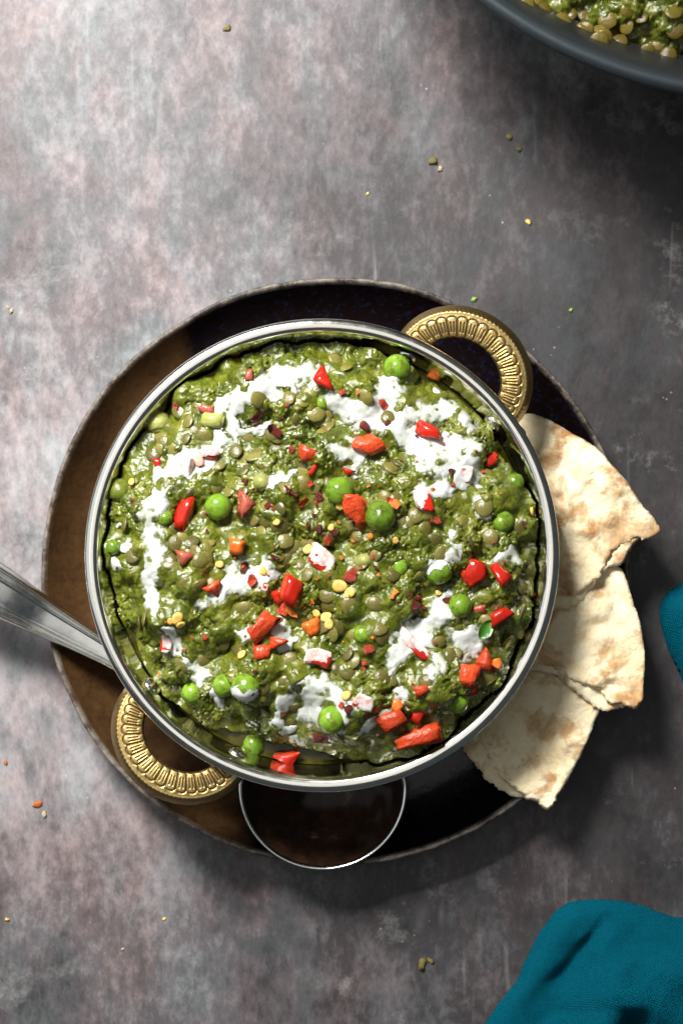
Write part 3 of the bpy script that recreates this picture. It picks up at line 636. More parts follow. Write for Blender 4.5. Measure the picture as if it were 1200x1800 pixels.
# px, py, width, height, turn(deg), kind, tilt(deg about x, y), lift, coat side, label
PEP = [
 (406, 630, 38, 30, 10, 'dark', 20, 25, .5, 0, 'glossy dark red pepper chip wedged against the rim edge'),
 (566, 669, 40, 52, -25, 'skin', -25, 20, .9, 0, 'bright red pepper wedge standing in the upper yoghurt band'),
 (647, 783, 50, 32, -8, 'flesh', 20, 10, .9, 0, 'orange red pepper chunk lying on a yoghurt patch'),
 (540, 796, 34, 32, 15, 'flesh', 15, 20, .6, 0, 'angular orange red pepper bit above a dark red sliver'),
 (548, 826, 14, 24, 30, 'dark', 0, 20, .3, 0, 'dark red pepper sliver under the angular orange red bit'),
 (326, 822, 24, 42, 15, 'coat', 10, -10, .5, 2, 'tall pink pepper cube soaked in yoghurt, first of three'),
 (347, 808, 24, 26, -15, 'coat', 0, 10, .5, 1, 'middle pink pepper cube of three in the yoghurt pool'),
 (369, 796, 30, 30, 20, 'coat', 5, 15, .5, 3, 'milky pink pepper cube ending the row of three in yoghurt'),
 (325, 903, 34, 60, 14, 'skin', 0, -25, .8, 0, 'upright red pepper strip beside the glossy pea and yoghurt trail'),
 (623, 893, 36, 60, -14, 'ragged', 10, 10, .8, 0, 'ragged orange red pepper shred between two green peas'),
 (750, 757, 38, 34, 25, 'dark', 15, -20, .5, 0, 'triangular dark red pepper piece in the widest yoghurt pool'),
 (819, 830, 28, 34, 10, 'coat', 5, 5, .5, 2, 'pink pepper cube veiled with yoghurt beside a black flake'),
 (744, 880, 38, 50, -25, 'coat', -15, 10, .7, 3, 'red pepper cube with a white yoghurt cap at the pool edge'),
 (862, 808, 22, 24, 30, 'dark', 0, 0, .4, 0, 'small dark red pepper bit near the rivet side wall'),
 (417, 957, 28, 30, 20, 'orange', 10, -10, .6, 0, 'orange pepper nugget by the glossy pea'),
 (372, 1033, 34, 36, -10, 'flesh', 15, 15, .7, 0, 'red pepper cube at the edge of the bright yoghurt pool'),
 (515, 1036, 36, 62, 18, 'skin', -5, 25, .9, 0, 'large glossy red pepper piece with a smooth curved skin'),
 (490, 1042, 28, 34, -20, 'skin', 0, -30, .6, 0, 'red pepper piece leaning behind the large glossy one'),
 (462, 1032, 20, 14, 10, 'coat', 0, 0, .5, 2, 'tiny red pepper cube with a white dot of yoghurt'),
 (565, 985, 36, 62, -38, 'coat', 5, 5, .6, 4, 'red pepper piece almost wholly covered in white yoghurt'),
 (463, 1098, 36, 72, 38, 'ragged', 5, 5, .8, 0, 'long knobbly orange red pepper strip'),
 (490, 1125, 30, 36, 35, 'flesh', 5, 5, .6, 0, 'red end piece touching the knobbly pepper strip'),
 (458, 1143, 40, 26, -5, 'flesh', 10, 0, .5, 0, 'flat red pepper bit just below the knobbly strip'),
 (546, 1098, 34, 36, -20, 'orange', 20, 20, .5, 0, 'curled orange pepper piece with a dark fleck'),
 (562, 1157, 52, 44, 12, 'coat', -12, 12, .7, 3, 'half white half crimson pepper cube by the sauce hollow'),
 (296, 1128, 36, 36, 10, 'coat', 0, -10, .6, 2, 'red pepper cube with a square of yoghurt near the wall'),
 (512, 1326, 50, 32, 4, 'skin', 20, 0, .5, 0, 'red pepper piece floating in the sauce by the wall'),
 (833, 1008, 42, 48, 6, 'skin', 5, 10, .7, 0, 'rounded red pepper chunk, one of a touching pair'),
 (877, 1013, 42, 40, -35, 'skin', -20, 10, .7, 0, 'heart shaped red pepper chunk, other of the touching pair'),
 (875, 1083, 46, 26, -30, 'skin', 20, 0, .7, 0, 'glossy red pepper stick above the small green leaf'),
 (845, 1071, 34, 16, -10, 'dull', 20, 0, .3, 0, 'brownish red pepper sliver behind the glossy stick'),
 (856, 1160, 40, 40, -35, 'flesh', 10, 10, .5, 0, 'red pepper piece crowned by a bright orange chip'),
 (820, 1186, 42, 42, 15, 'flesh', 0, 15, .5, 0, 'red pepper piece between yoghurt patch and matt pea'),
 (872, 1167, 18, 18, -8, 'orange', 0, 0, 1.3, 0, 'tiny bright orange chip on the red pepper'),
 (832, 1212, 32, 16, -18, 'dark', 20, 0, .3, 0, 'dark red pepper strip just above the matt pea'),
 (722, 1128, 34, 80, -48, 'coat', 0, 0, .3, 4, 'long pepper strip smeared white inside the milky swirl'),
 (636, 1232, 46, 26, 28, 'coat', 0, 0, .5, 2, 'pinkish red pepper chunk beside a yellow seed'),
 (684, 1266, 60, 36, -22, 'flesh', 15, 0, .6, 0, 'broad orange red pepper slab next to a yoghurt thread'),
 (735, 1296, 82, 40, -16, 'ragged', 10, 0, .7, 0, 'biggest orange red pepper slab at the mound edge'),
 (738, 1213, 26, 22, -15, 'flesh', 10, 0, .6, 0, 'small square red pepper bit beside yoghurt drops'),
 (735, 1254, 24, 40, 14, 'dark', 0, 0, .3, 0, 'dark red pepper shred between two orange red slabs'),
 (696, 1240, 18, 20, 0, 'orange', 0, 0, .4, 0, 'small rusty orange pepper bit above the broad slab'),
 (325, 978, 36, 34, 15, 'dull', 0, 0, .5, 0, 'dull pink pepper flesh beside a lentil and yoghurt trail'),
 (428, 882, 38, 44, 30, 'dull', 0, 0, .3, 0, 'dull dark red pepper skin next to the glossy pea'),
 (762, 661, 30, 18, 8, 'orange', 10, 0, .6, 0, 'small orange pepper bar near the rivets'),
 (276, 813, 16, 20, -10, 'dark', 0, 0, .4, 0, 'tiny dark red pepper dot by the three pink cubes'),
 (613, 828, 26, 16, 20, 'dark', 0, 0, .5, 0, 'dark red pepper crumb at the lower end of a yoghurt patch'),
 (365, 720, 34, 14, 8, 'dull', 0, 0, .3, 0, 'rusty pepper sliver buried beside the yoghurt band'),
 (440, 660, 16, 22, 0, 'dull', 0, 0, .3, 0, 'rusty orange pepper bit buried near the rim chip'),
]
CO = NT('yoghurt_coating'); CO.set(Base_Color=CO.ramp(CO.noise(CO.co(), 380, 4, .7), [(.38, (.56, .26, .22)), (.56, (.60, .57, .54))]), Roughness=.2, Subsurface_Weight=.3, Subsurface_Radius=(1, .8, .7), Subsurface_Scale=.001); M_COAT = CO.m
VE = NT('milky_pink_film'); VE.set(Base_Color=CO.mix(0.0, (.8, .8, .8), (.8, .8, .8)) if False else (.74, .33, .26), Roughness=.2, Subsurface_Weight=.3, Subsurface_Radius=(1, .5, .4), Subsurface_Scale=.001); M_VEIL = VE.m
for k, (x, y, w_, h_, turn, kind, tx, ty, lift, coat, lab) in enumerate(PEP):
    th = min(w_, h_, 30) * S0 * (.5 if kind == 'coat' else .72)
    me = pepper_mesh(w_ * S0, h_ * S0, th, 11 + k * 3, kind)
    p, nr = site(x, y); p = p + Vector((0, 0, th * (lift - .25)))
    o = tag(obj('red_pepper_piece', me, None, p, (math.radians(tx), math.radians(ty), -math.radians(turn))), lab, 'pepper', 'chopped red pepper on the curry')
    if coat:
        bm = bmesh.new(); bm.from_mesh(me); bmesh.ops.scale(bm, vec=(1.07, 1.07, 1.12), verts=bm.verts)
        pl = {1: ((0, 0, th * .05), (.2, .3, -1)), 2: ((-w_ * S0 * .06, 0, th * .15), (-.5, -.25, -1)), 3: ((0, h_ * S0 * -.02, 0), (.55, -1, -.35)), 4: ((-w_ * S0 * .16, 0, 0), (-1, -.35, -.5))}[coat]
        bmesh.ops.triangulate(bm, faces=bm.faces); bmesh.ops.subdivide_edges(bm, edges=bm.edges[:], cuts=2, use_grid_fill=True)
        co_, no_ = Vector(pl[0]), Vector(pl[1]).normalized()
        dead = [fc for fc in bm.faces if (fc.calc_center_median() - co_).dot(no_) + mnoise.noise(fc.calc_center_median() * 700 + Vector((k, 2, 0))) * min(w_, h_) * S0 * .22 > 0]
        bmesh.ops.delete(bm, geom=dead, context='FACES')
        for fc in bm.faces: fc.material_index = 0
        bm.normal_update()
        for q in bm.verts: q.co *= 1 + .05 * mnoise.noise(q.co * 600 + Vector((k, 0, 0)))
        c_ = bpy.data.objects.new('yoghurt_coat', bm_mesh('yoghurt_coat', bm, M_VEIL if coat == 1 else M_COAT)); COL.objects.link(c_); c_.parent = o
        c_['label'] = 'white yoghurt coating on the pepper' if coat != 1 else 'milky pink yoghurt film on the pepper'

# ------------------------------------------------------------------ chilli flakes and seeds
def flake_mesh(seed, m):
    r = random.Random(seed); nk = r.choice((5, 6, 7)); asp = r.uniform(.45, .9)
    ang = sorted(r.uniform(0, 6.28) for _ in range(nk)); ang = [2 * math.pi * i / nk + r.uniform(-.35, .35) for i in range(nk)]
    ring = [(math.cos(a_) * r.uniform(.7, 1.1), math.sin(a_) * r.uniform(.7, 1.1) * asp) for a_ in ang]
    bx, by = r.uniform(-.5, .5), r.uniform(-.5, .5); V, F = [], []
    zf = lambda x, y: bx * x * x + by * y * y + .3 * x * y + .16 * math.sin(4 * x + seed)
    for s in (.09, -.09):
        V.append((0, 0, zf(0, 0) + s))
        for fr in (.55, 1): V += [(x * fr, y * fr, zf(x * fr, y * fr) + s * (1 if fr < 1 else .5)) for x, y in ring]
    K = 1 + 2 * nk
    for b, fl in ((0, 0), (K, 1)):
        for i in range(nk):
            j = (i + 1) % nk; t3 = (b, b + 1 + i, b + 1 + j); q4 = (b + 1 + i, b + 1 + nk + i, b + 1 + nk + j, b + 1 + j)
            F += [t3[::-1], q4[::-1]] if fl else [t3, q4]
    for i in range(nk):
        j = (i + 1) % nk; F.append((1 + nk + i, K + 1 + nk + i, K + 1 + nk + j, 1 + nk + j))
    return mesh('flake', V, F, m, False)
FM = {c: [flake_mesh(k * 5 + i, m) for k in range(6)] for i, (c, m) in enumerate((('d', M_FDARK), ('r', M_FRED), ('o', M_FORG)))}
FLAKES = [(452, 735, 15, 'd'), (480, 756, 19, 'd'), (505, 860, 11, 'd'), (520, 872, 13, 'd'), (533, 882, 14, 'r'), (560, 874, 10, 'd'), (470, 888, 8, 'd'), (430, 994, 15, 'd'), (444, 1020, 13, 'r'),
 (482, 980, 12, 'd'), (465, 1030, 8, 'r'), (497, 1066, 24, 'r'), (512, 1074, 16, 'o'), (618, 1010, 17, 'r'), (612, 1020, 10, 'd'), (660, 998, 8, 'd'), (693, 1043, 15, 'o'), (648, 1140, 12, 'r'), (724, 1064, 17, 'd'), (742, 1066, 10, 'd'),
 (790, 1056, 17, 'd'), (675, 711, 14, 'r'), (641, 748, 13, 'd'), (680, 743, 8, 'd'), (794, 830, 11, 'd'), (768, 915, 10, 'r'), (545, 850, 7, 'r'), (541, 926, 11, 'd'), (560, 928, 10, 'd'), (616, 600, 10, 'o'), (636, 600, 11, 'd'),
 (600, 690, 8, 'r'), (628, 690, 7, 'o'), (235, 882, 14, 'd'), (610, 1246, 13, 'd'), (598, 1238, 9, 'r'), (563, 1297, 18, 'd'), (692, 884, 15, 'o'), (684, 880, 9, 'r'), (620, 950, 7, 'o'), (586, 936, 12, 'd'), (578, 948, 13, 'r'), (575, 760, 6, 'r'),
 (755, 915, 7, 'd'), (920, 922, 8, 'd'), (936, 1046, 9, 'r'), (652, 888, 6, 'r'), (552, 1094, 12, 'd'), (498, 1255, 7, 'd'), (655, 1244, 13, 'r'), (722, 1258, 14, 'd'), (700, 1262, 9, 'd'), (505, 712, 6, 'r'), (512, 790, 8, 'r'), (640, 1165, 8, 'r'),
 (430, 845, 8, 'd'), (310, 716, 10, 'r'), (365, 900, 7, 'r'), (648, 855, 6, 'o'), (760, 860, 6, 'o'), (796, 853, 7, 'r'), (600, 980, 6, 'o'), (552, 905, 7, 'd'), (585, 990, 7, 'd'), (470, 1010, 6, 'o'), (548, 1060, 8, 'o'), (735, 1050, 7, 'r'), (650, 942, 7, 'o'), (448, 1180, 7, 'd'), (360, 1120, 8, 'r'), (280, 1185, 7, 'o')]
FL = {'d': ('dark maroon dried chilli flake on the green curry', 'dark chilli flakes on the curry'), 'r': ('bright red dried chilli flake on the green curry', 'red chilli flakes on the curry'), 'o': ('orange dried chilli flake on the green curry', 'orange chilli flakes on the curry')}
OWN = {0: 'rough dark chilli flake lying at the end of the upper yoghurt band', 1: 'almost black crumpled chilli flake next to a round lentil', 11: 'longest red chilli flake below the large glossy pepper piece', 18: 'dark chilli flake pair member beside the sauce hollow, the wider one', 20: 'dark chilli flake leaning on a green pea', 36: 'thin dark chilli flake standing beside the yoghurt ringed pea'}
MARKS = [(x, y, lab) for x, y, *_, lab in PEAS + PEP if len(lab.split()) <= 9]
def near_labels(items, kinds):        # label each bit by its colour, size and the pea or pepper it lies by
    by = {}
    for k, (x, y, r_, c) in enumerate(items):
        m = min(MARKS, key=lambda q: math.hypot(q[0] - x, q[1] - y)); by.setdefault((c, m[2]), []).append((r_, k))
    out = {}
    for (c, lab), ks in by.items():
        ks.sort(reverse=True); sz = {1: [''], 2: ['larger ', 'smaller '], 3: ['largest ', 'mid-sized ', 'smallest ']}.get(len(ks), ['largest ', 'second largest ', 'third largest ', 'fourth largest ', 'fifth largest ', 'sixth largest '][:len(ks)])
        sz += ['tiny '] * (len(ks) - len(sz))
        for a_, (_, k) in zip(sz, ks): out[k] = a_ + kinds[c] + ' near the ' + lab
    return out
while len(FLAKES) < 150:
    a_, r_ = random.uniform(0, 6.28), 330 * random.random() ** .7; x, y = 575 + math.cos(a_) * r_, 950 + math.sin(a_) * r_
    if DIN[hz(x, y)[1], hz(x, y)[2]] > 25: FLAKES.append((x, y, random.uniform(2.2, 5), random.choice('drro')))
NL = near_labels(FLAKES, {'d': 'maroon chilli flake', 'r': 'red chilli flake', 'o': 'orange chilli flake'})
for k, (x, y, r_, c) in enumerate(FLAKES):
    p, nr = site(x, y, -.0012)
    o = obj('chilli_flake', FM[c][k % 6], None, p, orient(nr, .45, random.uniform(0, 6))); o.scale = (r_ * S0 * .95,) * 3
    tag(o, OWN.get(k, NL[k]), 'chilli flake', FL[c][1])
bm = bmesh.new(); bmesh.ops.create_uvsphere(bm, u_segments=14, v_segments=10, radius=1)
for q in bm.verts: q.co.z *= .38; q.co.y *= .8 + .1 * q.co.x; q.co.z += .08 * math.sin(q.co.x * 3); q.co.z -= .12 * math.exp(-((q.co.x ** 2 + q.co.y ** 2) / .15)) * (q.co.z > 0)
SM = bm_mesh('seed', bm, M_SEED)
SEEDS = [(232, 847, 8), (386, 992, 8), (312, 1087, 12), (318, 1098, 9), (541, 965, 10), (614, 1042, 11), (597, 1030, 14), (573, 1084, 11), (578, 1097, 10), (425, 1150, 10), (608, 1222, 10), (598, 890, 9), (582, 927, 7), (934, 899, 9), (886, 1183, 9), (893, 1192, 9),
         (463, 1003, 9), (486, 918, 7), (695, 950, 7), (770, 1042, 6), (556, 1078, 8), (300, 1092, 7)]
SL = near_labels([(*q, 's') for q in SEEDS], {'s': 'yellow chilli seed'})
for k, (x, y, r_) in enumerate(SEEDS):
    p, nr = site(x, y, -.0009)
    if k in (14, 15): p.z = .0445
    o = obj('chilli_seed', SM, None, p, orient(nr, .3, random.uniform(0, 6))); o.scale = (r_ * S0,) * 3
    tag(o, SL[k], 'seed', 'yellow chilli seeds on the curry')
# one small leaf
V = []; F = []; NU_, NV_ = 9, 5
for i in range(NU_):
    for j in range(NV_):
        u = i / (NU_ - 1); q = j / (NV_ - 1) * 2 - 1; wd = .0022 * math.sin(math.pi * u) ** .7
        V.append(((u - .5) * .007, q * wd, .0008 * q * q + .0006 * math.sin(u * 5)))
for i in range(NU_ - 1):
    for j in range(NV_ - 1): a_ = i * NV_ + j; F.append((a_, a_ + NV_, a_ + NV_ + 1, a_ + 1))
me = mesh('leaf', V, F, mat_food('fresh_leaf', (.03, .13, .01), (.06, .2, .02), .3, .1, 400, .4, 600, .1))
p, nr = site(852, 1106, -.0012); tag(obj('herb_leaf', me, None, p, orient(nr, .1, .5)), 'small fresh green leaf under the glossy red pepper stick', 'leaf')

# ------------------------------------------------------------------ serving spoon
sb = P(567, 1386, .0225)
spoon = tag(empty('serving_spoon', (sb.x, sb.y, .010)), 'large old steel serving spoon lying across the plate rim', 'spoon')
path = catmull([(-420, 800, 34), (-160, 950, 29), (0, 1041, 24), (80, 1087, 20.3), (190, 1149, 17.6), (300, 1216, 17), (400, 1280, 19.5), (450, 1312, 21.5)], 14, False)
hwk = lambda x: np.interp(x, [-420, -160, 0, 80, 190, 300, 400, 450], [62, 58, 45, 34, 22, 17, 18, 22])
pts = [P(x, y, z / 1000) for x, y, z in path]; V, F = [], []; NC = 41
for i, p in enumerate(pts):
    tn = (pts[min(i + 1, len(pts) - 1)] - pts[max(i - 1, 0)]).normalized(); sd = tn.cross(Vector((0, 0, 1))).normalized(); up = sd.cross(tn)
    hw = hwk(path[i][0]) * S(p.z)
    for j in range(NC):
        t = j / (NC - 1) * 2 - 1
        bead = .0019 * math.exp(-((abs(t) - .80) / .11) ** 2) - .0009 * math.exp(-((abs(t) - .60) / .06) ** 2) + .0004 * math.exp(-((abs(t) - .50) / .06) ** 2)
        edge = -.0016 * max(0, (abs(t) - .86) / .14) ** 2
        V.append(p + sd * (t * hw) + up * (.0016 + bead + edge + .0007 * (1 - t * t) * min(1, hw / .006)))
    for j in range(NC - 1, -1, -8): t = j / (NC - 1) * 2 - 1; V.append(p + sd * (t * hw * .97) + up * (-.0009 + .0008 * abs(t)))
K = NC + len(range(NC - 1, -1, -8))
for i in range(len(pts) - 1):
    for j in range(K): F.append((i * K + j, (i + 1) * K + j, (i + 1) * K + (j + 1) % K, i * K + (j + 1) % K))
me = mesh('spoon_handle', [tuple(q) for q in V], np.array(F)[:, ::-1], M_SPOON); obj('handle', recentre(me, spoon.location), spoon, spoon.location)
V, F = [], []; NA = 160; sz = S(.0225)
rings = [(t, 0) for t in np.linspace(.02, .955, 22)] + [(.975, 1), (1.0, 1), (1.004, 2)] + [(t, 3) for t in np.linspace(.99, .02, 14)]
for t, kd in rings:
    for i in range(NA):
        a_ = 2 * math.pi * i / NA; ay = 143 if math.sin(a_) > 0 else 92
        x, y = math.cos(a_) * 147 * t * sz, -math.sin(a_) * ay * t * sz
        d = -.0120 * (1 - t ** 2.4)
        z = {0: d, 1: .0003, 2: -.0004, 3: d - .0010}[kd]
        V.append((sb.x + x, sb.y + y, .0225 + z))
for k in range(len(rings) - 1):
    for i in range(NA): j = (i + 1) % NA; F.append((k * NA + i, k * NA + j, (k + 1) * NA + j, (k + 1) * NA + i))
F = np.array(F); sel = (np.arange(len(F)) // NA >= 21) & (np.arange(len(F)) // NA <= 25)
SBt = NT('dark_reflection_spoon'); SBt.set(Base_Color=SBt.ramp(SBt.noise(SBt.co(), 160, 5, .7), [(.4, (.012, .007, .005)), (.62, (.030, .014, .008)), (.75, (.09, .05, .03))]), Specular_IOR_Level=.12, Roughness=.14, Normal=SBt.bump(SBt.noise(SBt.co(), 60, 2), .08, .002))  # dark overhead reflection painted into the spoon bowl's base colour
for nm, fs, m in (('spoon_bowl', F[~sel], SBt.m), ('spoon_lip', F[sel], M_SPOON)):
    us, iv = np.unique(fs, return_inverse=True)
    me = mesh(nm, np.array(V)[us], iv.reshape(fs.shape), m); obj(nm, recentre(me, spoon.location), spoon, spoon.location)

# ------------------------------------------------------------------ flatbread quarters (each folded: two layers)
def jag(pts, amp, torn, seed, z):
    c = catmull(pts, 12); out = []
    for i, (x, y) in enumerate(c):
        k = i / 12; t = torn(k)
        out.append((x + amp * t * (2 * vn(np.array(i * .9), np.array(3.3), seed) - 1) + amp * .5 * t * (2 * vn(np.array(i * .33), np.array(7.3), seed) - 1),
                    y + amp * t * (2 * vn(np.array(i * .9), np.array(9.3), seed + 4) - 1) + amp * .5 * t * (2 * vn(np.array(i * .33), np.array(2.3), seed + 4) - 1)))
    out = np.array(out, float); s = S(z); return np.c_[(out[:, 0] - 600) * s, (900 - out[:, 1]) * s]
def bread_layer(poly, zf, seed, th=.0010):
    def bl(X, Y): return sm(.42, .72, fbm(X * 75, Y * 75, seed, 3))
    def zt(X, Y, D):
        e = 1 - (1 - np.clip(D / .0010, 0, 1)) ** 2
        return zf(X, Y) - .0004 + (th + .0004) * (.30 + .70 * e) + (bl(X, Y) * .0019 - .0003 + (fbm(X * 240, Y * 240, seed + 9, 3) - .5) * .0014) * e
    def zb(X, Y, D):
        e = 1 - (1 - np.clip(D / .0010, 0, 1)) ** 2
        return zf(X, Y) - .0004 - (th - .0004) * (.15 + .85 * e)
    v, f = sheet(poly, .00055, zt, zb)
    return mesh('layer', v, f, M_BREAD, attrs={'blister': bl(v[:, 0], v[:, 1])})
def ramp_z(py0, z0, py1, z1, extra=0):
    def g(X, Y):
        py = 900 - Y / S(.024); px = X / S(.024) + 600; r = np.hypot(px - 565, py - 976)
        return z0 + (z1 - z0) * np.clip((py - py0) / (py1 - py0), -.2, 1.2) + extra - .004 * sm(440, 350, r) + .0014 * (fbm(px / 120, py / 120, 8, 2) - .5)
    return g
BR = [
 ('folded flatbread quarter tucked under the brass handle, lying over the next piece',
  [(931, 727), (964, 737), (1005, 761), (1047, 786), (1084, 827), (1105, 852), (1125, 885), (1145, 909), (1157, 934), (1130, 948), (1112, 943), (1103, 951), (1088, 957), (1073, 971), (1063, 988), (1055, 1008), (1030, 1029), (1010, 1043), (975, 1048), (938, 1050), (932, 960), (925, 870), (902, 800), (908, 738)],
  [(931, 729), (964, 740), (1005, 764), (1046, 790), (1082, 830), (1103, 856), (1122, 888), (1138, 915), (1122, 945), (1106, 962), (1098, 978), (1087, 993), (1066, 998), (1047, 1017), (1022, 1049), (996, 1066), (960, 1072), (932, 1065), (930, 960), (924, 870), (902, 800), (908, 738)],
  (730, .0197, 1040, .0262), lambda k: 1.0 if 9 <= k <= 19 else .25),
 ('middle folded flatbread quarter lying between two other bread pieces',
  [(1040, 1000), (1086, 996), (1102, 1021), (1112, 1058), (1123, 1090), (1131, 1144), (1130, 1193), (1127, 1226), (1114, 1245), (1088, 1237), (1066, 1232), (1047, 1208), (1006, 1198), (981, 1178), (940, 1163), (918, 1150), (935, 1060), (985, 1015)],
  [(1040, 1004), (1084, 1000), (1099, 1023), (1109, 1059), (1119, 1090), (1127, 1144), (1126, 1193), (1118, 1232), (1092, 1240), (1063, 1248), (1038, 1239), (1014, 1219), (989, 1200), (972, 1186), (944, 1178), (915, 1160), (935, 1060), (985, 1018)],
  (1000, .0205, 1240, .0247), lambda k: 1.0 if 7 <= k <= 15 else .25),
 ('flatbread quarter with the darkest toasted spots beside the spoon end of the plate',
  [(944, 1178), (990, 1195), (1030, 1228), (1054, 1246), (1047, 1267), (1030, 1312), (1006, 1358), (985, 1395), (964, 1425), (944, 1413), (919, 1399), (886, 1374), (874, 1354), (862, 1329), (841, 1296), (835, 1270), (880, 1225), (920, 1185)],
  [(944, 1182), (990, 1199), (1028, 1232), (1050, 1250), (1040, 1275), (1020, 1318), (996, 1362), (972, 1396), (940, 1407), (911, 1401), (882, 1391), (853, 1370), (833, 1341), (813, 1316), (822, 1290), (850, 1255), (890, 1205), (920, 1188)],
  (1180, .0197, 1400, .0197), lambda k: 1.0 if 7 <= k <= 14 else .25)]
for k, (lab, up_, lo_, rz, torn) in enumerate(BR):
    cx, cy = np.mean(np.array(up_), 0); L0 = P(cx, cy, .020)
    e = tag(empty('flatbread', L0), lab, 'flatbread', 'flatbread quarters on the plate')
    me = bread_layer(jag(lo_, 3.2, torn, 40 + k, .021), ramp_z(*rz), 70 + k); obj('bread_layer', recentre(me, L0), e, L0)
    me = bread_layer(jag(up_, 3.2, torn, 50 + k, .024), ramp_z(*rz, .0024), 90 + k); obj('bread_layer', recentre(me, L0), e, L0)

# ------------------------------------------------------------------ napkin
NP_ = [(1300, 985), (1240, 1005), (1200, 1028), (1178, 1042), (1164, 1068), (1167, 1105), (1182, 1150), (1204, 1200), (1232, 1270), (1262, 1400), (1262, 1520), (1232, 1606), (1200, 1620), (1168, 1611), (1137, 1600), (1105, 1592), (1057, 1588),
       (1007, 1592), (985, 1604), (962, 1630), (943, 1661), (924, 1699), (909, 1734), (883, 1766), (858, 1802), (820, 1870), (900, 1990), (1300, 2010), (1560, 1800), (1600, 1300), (1450, 1000)]
c_ = catmull(NP_, 8); s = S(.008); poly = np.c_[(c_[:, 0] - 600) * s, (900 - c_[:, 1]) * s]
def nz(X, Y, D):
    e = 1 - (1 - np.clip(D / .007, 0, 1)) ** 2.2
    u = (X * .80 - Y * .60); w_ = (X * .60 + Y * .80)
    fold = np.sin(u * 190 + 5.5 * fbm(X * 26, Y * 26, 3, 2) * 2) * .5 + .5
    return .0006 + e * (.0060 + .0130 * fold * sm(0, .02, D) + .0150 * (fbm(u * 40, w_ * 16, 12, 3) - .3) - .0050 * sm(.0, .016, D) * np.clip(1 - np.abs(fbm(u * 34, w_ * 20, 44, 3) - .5) * 9, 0, 1) + .0009 * (fbm(X * 190, Y * 190, 5, 2) - .5))
v, f = sheet(poly, .0011, nz, lambda X, Y, D: np.full(X.shape, .0002))
L0 = P(1120, 1720, 0)
tag(obj('linen_napkin', recentre(mesh('napkin', v, f, M_LINEN), L0), loc=L0), 'crumpled teal blue woven linen napkin on the table beside the bread', 'napkin')

# ------------------------------------------------------------------ frying pan with more curry
DZ = .022; PZ = .056 + DZ; pcn = P(1364, -683, PZ); PR = 862 * S(PZ); PL = Vector((pcn.x, pcn.y, 0))
pan = tag(empty('frying_pan', PL), 'dark grey nonstick frying pan holding the rest of the curry', 'pan')
outw = [(.0005, .0005), (PR - .034, .0005), (PR - .024, .006), (PR - .012, .028 + DZ), (PR - .0045, .048 + DZ), (PR - .0012, .0530 + DZ)]
inw = [(PR - .0046, .0540 + DZ), (PR - .0085, .050 + DZ), (PR - .017, .030 + DZ), (PR - .026, .009 + DZ * .6), (PR - .036, .0045), (.0005, .0045)]
obj('pan_body', lathe('pan_body', catmull(outw, 5, False).tolist(), M_COPPER, 220), pan, PL)
obj('pan_lining', lathe('pan_lining', catmull(inw, 5, False).tolist(), M_PANIN, 220), pan, PL)
rp = [(PR - .0026 + .0026 * math.cos(a_), DZ + .0535 + .0026 * math.sin(a_)) for a_ in [math.radians(-90 + 15 * k) for k in range(25)]]
obj('pan_rim', lathe('pan_rim', rp, M_PAN, 260), pan, PL)
c2 = .00045; xs = np.arange(.040, .175, c2); ys = np.arange(.105, .235, c2)
X2, Y2 = np.meshgrid(xs, ys, indexing='ij'); R2 = np.hypot(X2 - PL.x, Y2 - PL.y)
din = (PR - .0195) - R2 + (fbm(X2 * 120, Y2 * 120, 4, 3) - .5) * .008
b2 = DZ + .026 + .016 * sm(-.004, .03, din) + (fbm(X2 * 70, Y2 * 70, 14, 3) - .5) * .010
zi = np.interp(R2, [q[0] for q in inw[::-1]], [q[1] for q in inw[::-1]])
b2 = np.where(din < -.002, zi - .0015, np.maximum(b2, zi - .0008))
H2, CI2 = lumps_field(X2, Y2, b2, (din > -.001) & (R2 < PR - .008), 1500, 5000, 9, c2)
PB = Vector((float(xs.mean()), float(ys.mean()), .03))
pc2 = tag(empty('pan_curry', PB), 'leftover green lentil curry inside the dark frying pan', 'curry')
obj('curry_mash', recentre(field_mesh('pan_curry_mash', H2, R2 < PR - .0085, M_CURRY, palette(np.clip(.30 + .3 * fbm(X2 * 100, Y2 * 100, 2, 2) + (CI2 - .5) * .6, 0, 1)), X=X2, Y=Y2), PB), pc2, PB)
lsp = [(923, 6), (947, 2), (992, 30), (1040, 10), (1032, 44), (1058, 45), (1052, 74), (1110, 6), (1094, 62), (1145, 78), (1028, 45), (1180, 90), (1195, 40), (1150, 30), (1120, 40), (1075, 20), (1008, 8), (1170, 60), (1135, 15), (1190, 10), (960, 12), (1065, 60), (1110, 30), (1085, 42)]
for k, (x, y) in enumerate(lsp):
    q = P(x, y, .045 + DZ); i = int(np.clip((q.x - xs[0]) / c2, 0, len(xs) - 1)); j = int(np.clip((q.y - ys[0]) / c2, 0, len(ys) - 1)); z = max(float(H2[i, j]), float(zi[i, j]))
    o = obj('lentil', LMP[k % 3], pc2, Vector((q.x, q.y, z - .0004)), (random.uniform(-.5, .5), random.uniform(-.5, .5), random.uniform(0, 6))); s_ = random.uniform(.75, 1.05); o.scale = (s_,) * 3

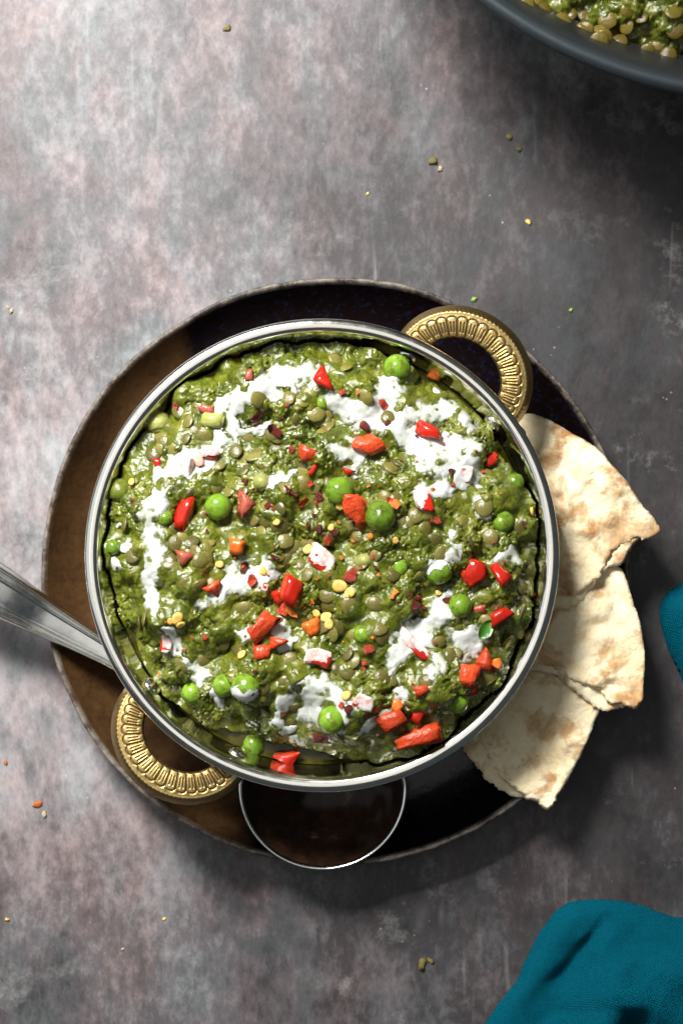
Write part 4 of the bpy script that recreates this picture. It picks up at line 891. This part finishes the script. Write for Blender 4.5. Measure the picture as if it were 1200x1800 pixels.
# ------------------------------------------------------------------ stray bits on the table
def crumb_mesh(seed, m):
    bm = bmesh.new(); bmesh.ops.create_icosphere(bm, subdivisions=2, radius=1)
    for q in bm.verts: q.co *= 1 + .8 * mnoise.noise(q.co * 1.5 + Vector((seed, 0, 0))); q.co.z *= .4; q.co.y *= .7
    return bm_mesh('crumb', bm, m)
for k, (x, y, r_, m, lab) in enumerate([
    (762, 283, 12, M_OLIVE, 'brown dried herb scrap on the board between pan and plate'), (774, 296, 8, M_CRUMB, 'pale crumb touching the brown herb scrap'), (928, 390, 8, M_SEED, 'orange chilli seed on the board below the pan'),
    (399, 49, 10, M_OLIVE, 'olive yellow speck lying alone on the bright board'), (20, 546, 7, M_CRUMB, 'larger white crumb of a pair near the plate'), (14, 540, 4, M_CRUMB, 'smaller white crumb of a pair near the plate'),
    (833, 526, 8, M_HERB, 'bright green herb bit behind the brass handle'), (742, 1694, 14, M_OLIVE, 'olive herb scrap on the dark board near the napkin'), (757, 1690, 8, M_OLIVE, 'small olive scrap touching the larger herb scrap'),
    (66, 1414, 10, M_FORG, 'rusty orange crumb on the board below the spoon handle'), (78, 1432, 8, M_CRUMB, 'pale crumb next to the rusty orange crumb'), (13, 1617, 6, M_SEED, 'yellow seed on the board by the frame edge'),
    (289, 1616, 5, M_SEED, 'tiny golden seed on the board below the lower handle'), (895, 240, 9, M_OLIVE, 'dull olive scrap in the shadow of the pan'), (912, 262, 7, M_OLIVE, 'small olive scrap beside the dull one in the pan shadow'), (646, 340, 4, M_SEED, 'tiny golden crumb on the board above the plate'),
    (10, 1341, 6, M_FORG, 'small rusty speck on the board near the spoon handle'), (216, 1669, 4, M_CRUMB, 'tiny pale crumb alone on the mauve board'), (1003, 545, 6, M_HERB, 'faint green herb speck right of the brass handle')]):
    q = P(x, y, .0008); R_ = r_ * S(0) * .75
    o = tag(obj('crumb', crumb_mesh(k * 3.1, m), None, (q.x, q.y, R_ * .22), (0, 0, k * 1.1)), lab, 'crumb', 'stray bits on the table'); o.scale = (R_,) * 3
